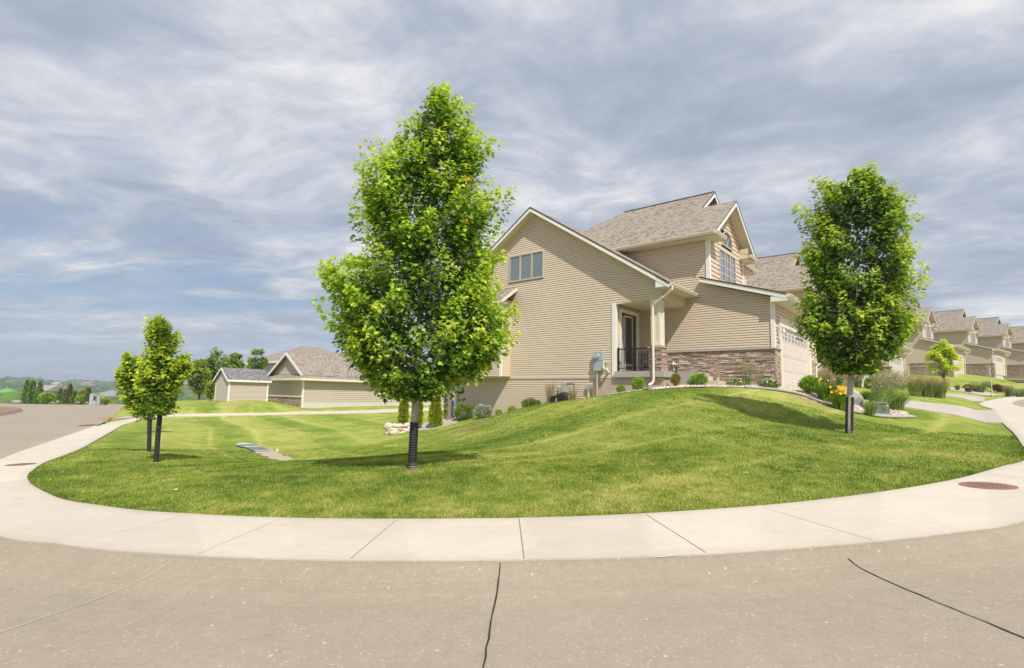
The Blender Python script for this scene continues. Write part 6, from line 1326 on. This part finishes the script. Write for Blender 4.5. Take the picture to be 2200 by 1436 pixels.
m = MB(); vs = [gz3(d*(-1+2*i/8)+nn*hw2*sg, .02) for i in range(9) for sg in (-1, 1)]; m.add(vs, [(2*i, 2*i+1, 2*i+3, 2*i+2) for i in range(8)]); m.build('pit_shade', M_tar, o)  # flat dark sheet on the ground, painted shade below the bars
m = MB()
for k in range(8): m.tube([gz3(d*f+nn*hw2*(-.95+k*.271), .05) for f in np.linspace(-1, 1, 9)], .013, 6)
for f in (-.95, 0, .95): m.tube([gz3(d*f+nn*hw2*w_, .06) for w_ in (-1, 0, 1)], .016, 6)
m.build('bars', M_galv, o); m = MB(); vs = [gz3(d*-(1+.3*i/3)+nn*hw2*sg*(1.15-.25*i), .035) for i in range(4) for sg in (-1, 1)]; m.add(vs, [(2*i, 2*i+1, 2*i+3, 2*i+2) for i in range(3)]); m.build('apron', M_drive, o)
p = ground(595, 975, 12); m = MB(); m.tube([tuple(p), tuple(p+[0, 0, .16])], .01, 6); m.box(tuple(p+[-.03, -.01, .1]), tuple(p+[.04, .01, .18])); tag(m.build('marker_flag', M_white), 'tiny white marker beside the concrete channel', 'marker')
p = ground(376, 1057); m = MB(); m.prism([p+[-.02, 0, .03], p+[.022, .01, .03], p+[.025, .02, .04], p+[-.012, .02, .035]], (0, 0, .006)); tag(m.build('paper_scrap', M_white), 'white scrap of paper lying on the near left lawn', 'litter')
# ------------------------------------------------------------------ end of the left street
b = atY(205, 866, 103); o = empty('utility_cabinet_group', tuple(b), 0)
bpy.data.objects.remove(o)
M_lg = mat('light_grey_metal', (.40,.42,.43), .5, variegate((.40,.42,.43), .06))
for px, w_, h_, lb in ((197, .7, 1.7, 'leftmost light grey metering cabinet at the street end'), (204.5, .55, 1.5, 'middle light grey metering cabinet at the street end'), (212, .45, 1.2, 'rightmost light grey metering cabinet at the street end')):
    b = atY(px, 866.5, 103); o = empty('metering_cabinet', tuple(b), 0, lb, 'utility cabinet', 'light grey cabinets at the street end'); m = MB(); m.box((-w_/2, -.25, -.3), (w_/2, .25, h_)); m.prism([(-w_/2-.05, -.3, h_), (w_/2+.05, -.3, h_), (w_/2+.05, .3, h_+.1), (-w_/2-.05, .3, h_+.1)], (0, 0, .05)); m.build('body', M_lg, o); m = MB(); m.box((-w_*.35, -.28, .5), (w_*.35, -.25, h_*.9)); m.build('door', M_black if px == 204.5 else M_lg, o)
def pole(px, py0, py1, Y, r, label, arm=False):
    b = atY(px, py0, Y); t = atY(px, py1, Y); o = empty('light_pole', tuple(b), 0, label, 'light pole'); m = MB(); m.lathe(0, 0, [(r*1.8, -.3), (r*1.8, .4), (r, .45), (r*.6, t[2]-b[2])], 8); m.build('pole', M_lg, o)
    if arm: m = MB(); m.tube([(0, 0, t[2]-b[2]-.2), (.8, 0, t[2]-b[2]-.05)], .05, 6); m.box((.7, -.15, t[2]-b[2]-.12), (1.2, .15, t[2]-b[2])); m.build('lamp_head', M_lg, o)
pole(139, 840, 805, 260, .16, 'tall thin pale pole rising from the valley above the evergreens'); pole(235, 867, 850, 120, .06, 'short grey pole on the verge near the left maples', True)
# canopy over the play area, parked car
b = atY(-9, 868, 128); o = empty('picnic_shelter', tuple(b), 0, 'blue roofed open shelter with a green peaked top at the left edge', 'shelter'); M_bl = mat('blue_canvas', (.08,.16,.30), .6, variegate((.08,.16,.30), .1)); M_gn = mat('green_canvas', (.12,.36,.09), .6, variegate((.12,.36,.09), .1))
m = MB(); z = 1.9; m.add([(-4, -2, z), (2.8, -2, z), (2.8, 2, z), (-4, 2, z), (-1.5, 0, z+.95), (.2, 0, z+.95)], [(0,1,5,4), (1,2,5), (2,3,4,5), (3,0,4), (3,2,1,0)]); m.build('blue_roof', M_bl, o)
m = MB(); m.add([(-3, 1.5, z+.75), (2.0, 1.5, z+.75), (2.0, 5, z+.75), (-3, 5, z+.75), (-.3, 3, z+1.9)], [(0,1,4), (1,2,4), (2,3,4), (3,0,4), (3,2,1,0)]); m.build('green_roof', M_gn, o)
for x, y in ((-3.6, -1.7), (.8, -1.7), (2.3, -1.7), (2.3, 1.7), (.8, 4.5)): m = MB(); m.box((x-.09, y-.09, -.3), (x+.09, y+.09, z+(.0 if y < 4 else .75))); m.build('post', M_lg, o)
m = MB(); m.box((-2.6, -.8, .7), (-.6, .8, .78)); m.box((-2.6, -1.3, .4), (-.6, -1.0, .46)); m.box((-1.7, -.6, 0), (-1.5, .6, .7)); m.build('bench_table', M_black, o)
b = atY(33, 864, 125); o = empty('parked_car', tuple(b), .25, 'dark parked car half hidden behind the flat pink boulder', 'car'); M_car = mat('car_paint', (.10,.12,.15), .3, variegate((.10,.12,.15), .05), spec=.6)
m = MB(); pf = [(-2.2, .35), (2.2, .35), (2.25, .75), (1.5, .95), (.9, 1.42), (-.9, 1.45), (-1.7, 1.0), (-2.25, .85)]; m.prism([(x, -.85, z_) for x, z_ in pf], (0, 1.7, 0)); m.build('body', M_car, o)
m = MB(); m.prism([(x, -.86, z_) for x, z_ in [(-1.45, 1.0), (1.25, 1.0), (.82, 1.36), (-.85, 1.38)]], (0, 1.72, 0)); m.build('window', M_dglass, o)
for x in (-1.4, 1.4):
    for y in (-.8, .8): m = MB(); nn = 16; m.add([(x+.33*math.cos(2*math.pi*k/nn), y+dy, .33+.33*math.sin(2*math.pi*k/nn)) for dy in (-.1, .1) for k in range(nn)], [(k, (k+1) % nn, nn+(k+1) % nn, nn+k) for k in range(nn)]+[tuple(range(nn-1, -1, -1)), tuple(range(nn, 2*nn))]); m.build('wheel', M_plastic, o)
# far houses down in the valley
def far_house(px, py, Y, w, h, cw, crf, label, hip=False):
    b = atY(px, py, Y); o = empty('far_house', tuple(b), -.3, label, 'house'); m = MB(); m.box((-w/2, -4, -2), (w/2, 4, h)); m.build('wall', mat('far_wall_%d' % int(px), cw, .8, variegate(cw, .05)), o); m = MB()
    e = .6; i_ = w*.3 if hip else .0; m.add([(-w/2-e, -4-e, h), (w/2+e, -4-e, h), (w/2+e, 4+e, h), (-w/2-e, 4+e, h), (-w/2-e+i_, 0, h+2.6), (w/2+e-i_, 0, h+2.6)], [(0,1,5,4), (1,2,5), (2,3,4,5), (3,0,4), (3,2,1,0)]); m.build('roof', mat('far_roof_%d' % int(px), crf, .9, variegate(crf, .08)), o)
far_house(103, 852, 230, 9, 2.2, (.50,.37,.33), (.34,.29,.26), 'pale pink house with brown roof beyond the evergreens')
far_house(245, 862, 190, 11, 1.2, (.45,.44,.43), (.26,.26,.28), 'low house with grey hip roof beyond the end of the street', True)
far_house(122, 828, 900, 14, 2.4, (.5,.5,.48), (.45,.45,.44), 'tiny white building on the far hillside')
far_house(190, 827, 1000, 26, 2.6, (.42,.38,.34), (.33,.30,.28), 'tiny brown roofed house on the far ridge right of the pole')
far_house(75, 835, 700, 24, 3, (.55,.50,.45), (.35,.32,.31), 'tiny tan house among far woods above the evergreen pair')
# far woods
g = np.random.default_rng(77); n = 3400; r_ = np.exp(g.uniform(math.log(170), math.log(2100), n)); a_ = np.radians(g.uniform(-50, -22, n)); x_ = r_*np.sin(a_); y_ = r_*np.cos(a_)
keep = (np.sin(x_*.011+1.3)*np.cos(y_*.009)+np.sin(x_*.003+y_*.004)*.8+g.normal(0, .35, n)) > -.15; x_, y_, r_ = x_[keep], y_[keep], r_[keep]; n = len(x_)
z_ = h_far(x_, y_); rad = g.uniform(3.0, 6.5, n)*np.interp(r_, [170, 500, 2100], [.75, 1, 1.5])
pts = np.column_stack([x_, y_, z_+rad*.7]); WC = np.array([(.07,.12,.03),(.10,.16,.04),(.05,.10,.035),(.13,.18,.05),(.08,.13,.05)])
rv, rfc, rcl = rocks(pts, rad, 78, (IV2, IF2), .85, .22, WC)
M_wood = mat('distant_foliage', (.08,.12,.04), .95, f_attr())
tag(npobj('distant_woods', rv, rfc, M_wood, colr=rcl, smooth=False), 'woods covering the valley and far hills beyond the left street', kind='stuff')

# ------------------------------------------------------------------ grass blades on the near lawn
g = np.random.default_rng(99); NB = 560000
aa = np.radians(g.uniform(-52, 48, NB)); u_ = g.random(NB); rr_ = 6.4*(24/6.4)**(u_**1.15); x = rr_*np.sin(aa); y = rr_*np.cos(aa)
ok = inside(Ipoly, x, y) & ~inside(BEDP, x, y) & ((x*V[0]+y*V[1]) < 19.6)
for near_, far_ in DRIVES[:1]: ok &= ~inside(np.vstack([spline(near_, 8), spline(far_, 8)[::-1]]), x, y)
x, y, rr_ = x[ok], y[ok], rr_[ok]
for q_, w_ in ((t1b, .13), (t2b, .17), (t3b, .14)): k_ = np.hypot(x-q_[0], y-q_[1]) > w_; x, y, rr_ = x[k_], y[k_], rr_[k_]
n = len(x); z = h_rbf(x, y); dd = dist_curve(Ic, x, y); mv = mow(x, y, dd)
def vnoise(x, y, f, sd):
    T = np.random.default_rng(sd).random((256, 256)); a, b = x*f+500, y*f+500; i, j = np.floor(a).astype(int), np.floor(b).astype(int); u, v = a-i, b-j; u = u*u*(3-2*u); v = v*v*(3-2*v); q = lambda m, k: T[(i+m) % 256, (j+k) % 256]
    return (q(0,0)*(1-u)+q(1,0)*u)*(1-v)+(q(0,1)*(1-u)+q(1,1)*u)*v-.5
pn = .47+.42*vnoise(x, y, .45, 1)+.42*vnoise(x, y, 1.3, 2)+.40*vnoise(x, y, 3.6, 3)+.34*vnoise(x, y, 9, 4)+.22*mv+g.normal(0, .11, n)
pn = np.clip(pn, 0, 1); ST = np.array([(.10,.18,.024),(.18,.262,.038),(.28,.35,.058),(.41,.44,.10),(.56,.52,.20)]); C_ = np.stack([np.interp(pn, [0, .3, .55, .8, 1], ST[:, k]) for k in range(3)], 1)*g.uniform(.75, 1.2, (n, 1))
hh_ = g.uniform(.016, .036, n)*(1+.9*np.clip(vnoise(x, y, 3.6, 3)*-1, 0, .5))*(1+.25*(dd < .12)); wd_ = .0038*(1+rr_/9)*g.uniform(.7, 1.3, n); th = g.random(n)*np.pi; sdx, sdy = np.cos(th)*wd_, np.sin(th)*wd_
lx, ly = g.normal(0, .35, n)*hh_+.25*mv*hh_, g.normal(0, .35, n)*hh_+.2*mv*hh_
V_ = np.stack([np.stack([x-sdx, y-sdy, z-.004], 1), np.stack([x+sdx, y+sdy, z-.004], 1), np.stack([x+lx, y+ly, z+hh_], 1)], 1).reshape(-1, 3)
tag(npobj('lawn_grass', V_, np.arange(n*3).reshape(-1, 3), M_blade, colr=np.repeat(C_, 3, 0)), 'short mown grass blades of the corner lawn', kind='stuff')

# ------------------------------------------------------------------ air
hz_m = bpy.data.materials.new('haze_air'); hz_m.use_nodes = True; t = hz_m.node_tree; t.nodes.clear(); pv = N(t, 'ShaderNodeVolumePrincipled'); pv.inputs['Color'].default_value = (.80, .88, 1.0, 1); pv.inputs['Density'].default_value = .00038; pv.inputs['Anisotropy'].default_value = .2
oo = N(t, 'ShaderNodeOutputMaterial'); t.links.new(pv.outputs[0], oo.inputs['Volume'])
m = MB(); m.box((-4400, -4400, -40), (4400, 4400, 60)); hz_o = m.build('haze', hz_m); tag(hz_o, kind='stuff')
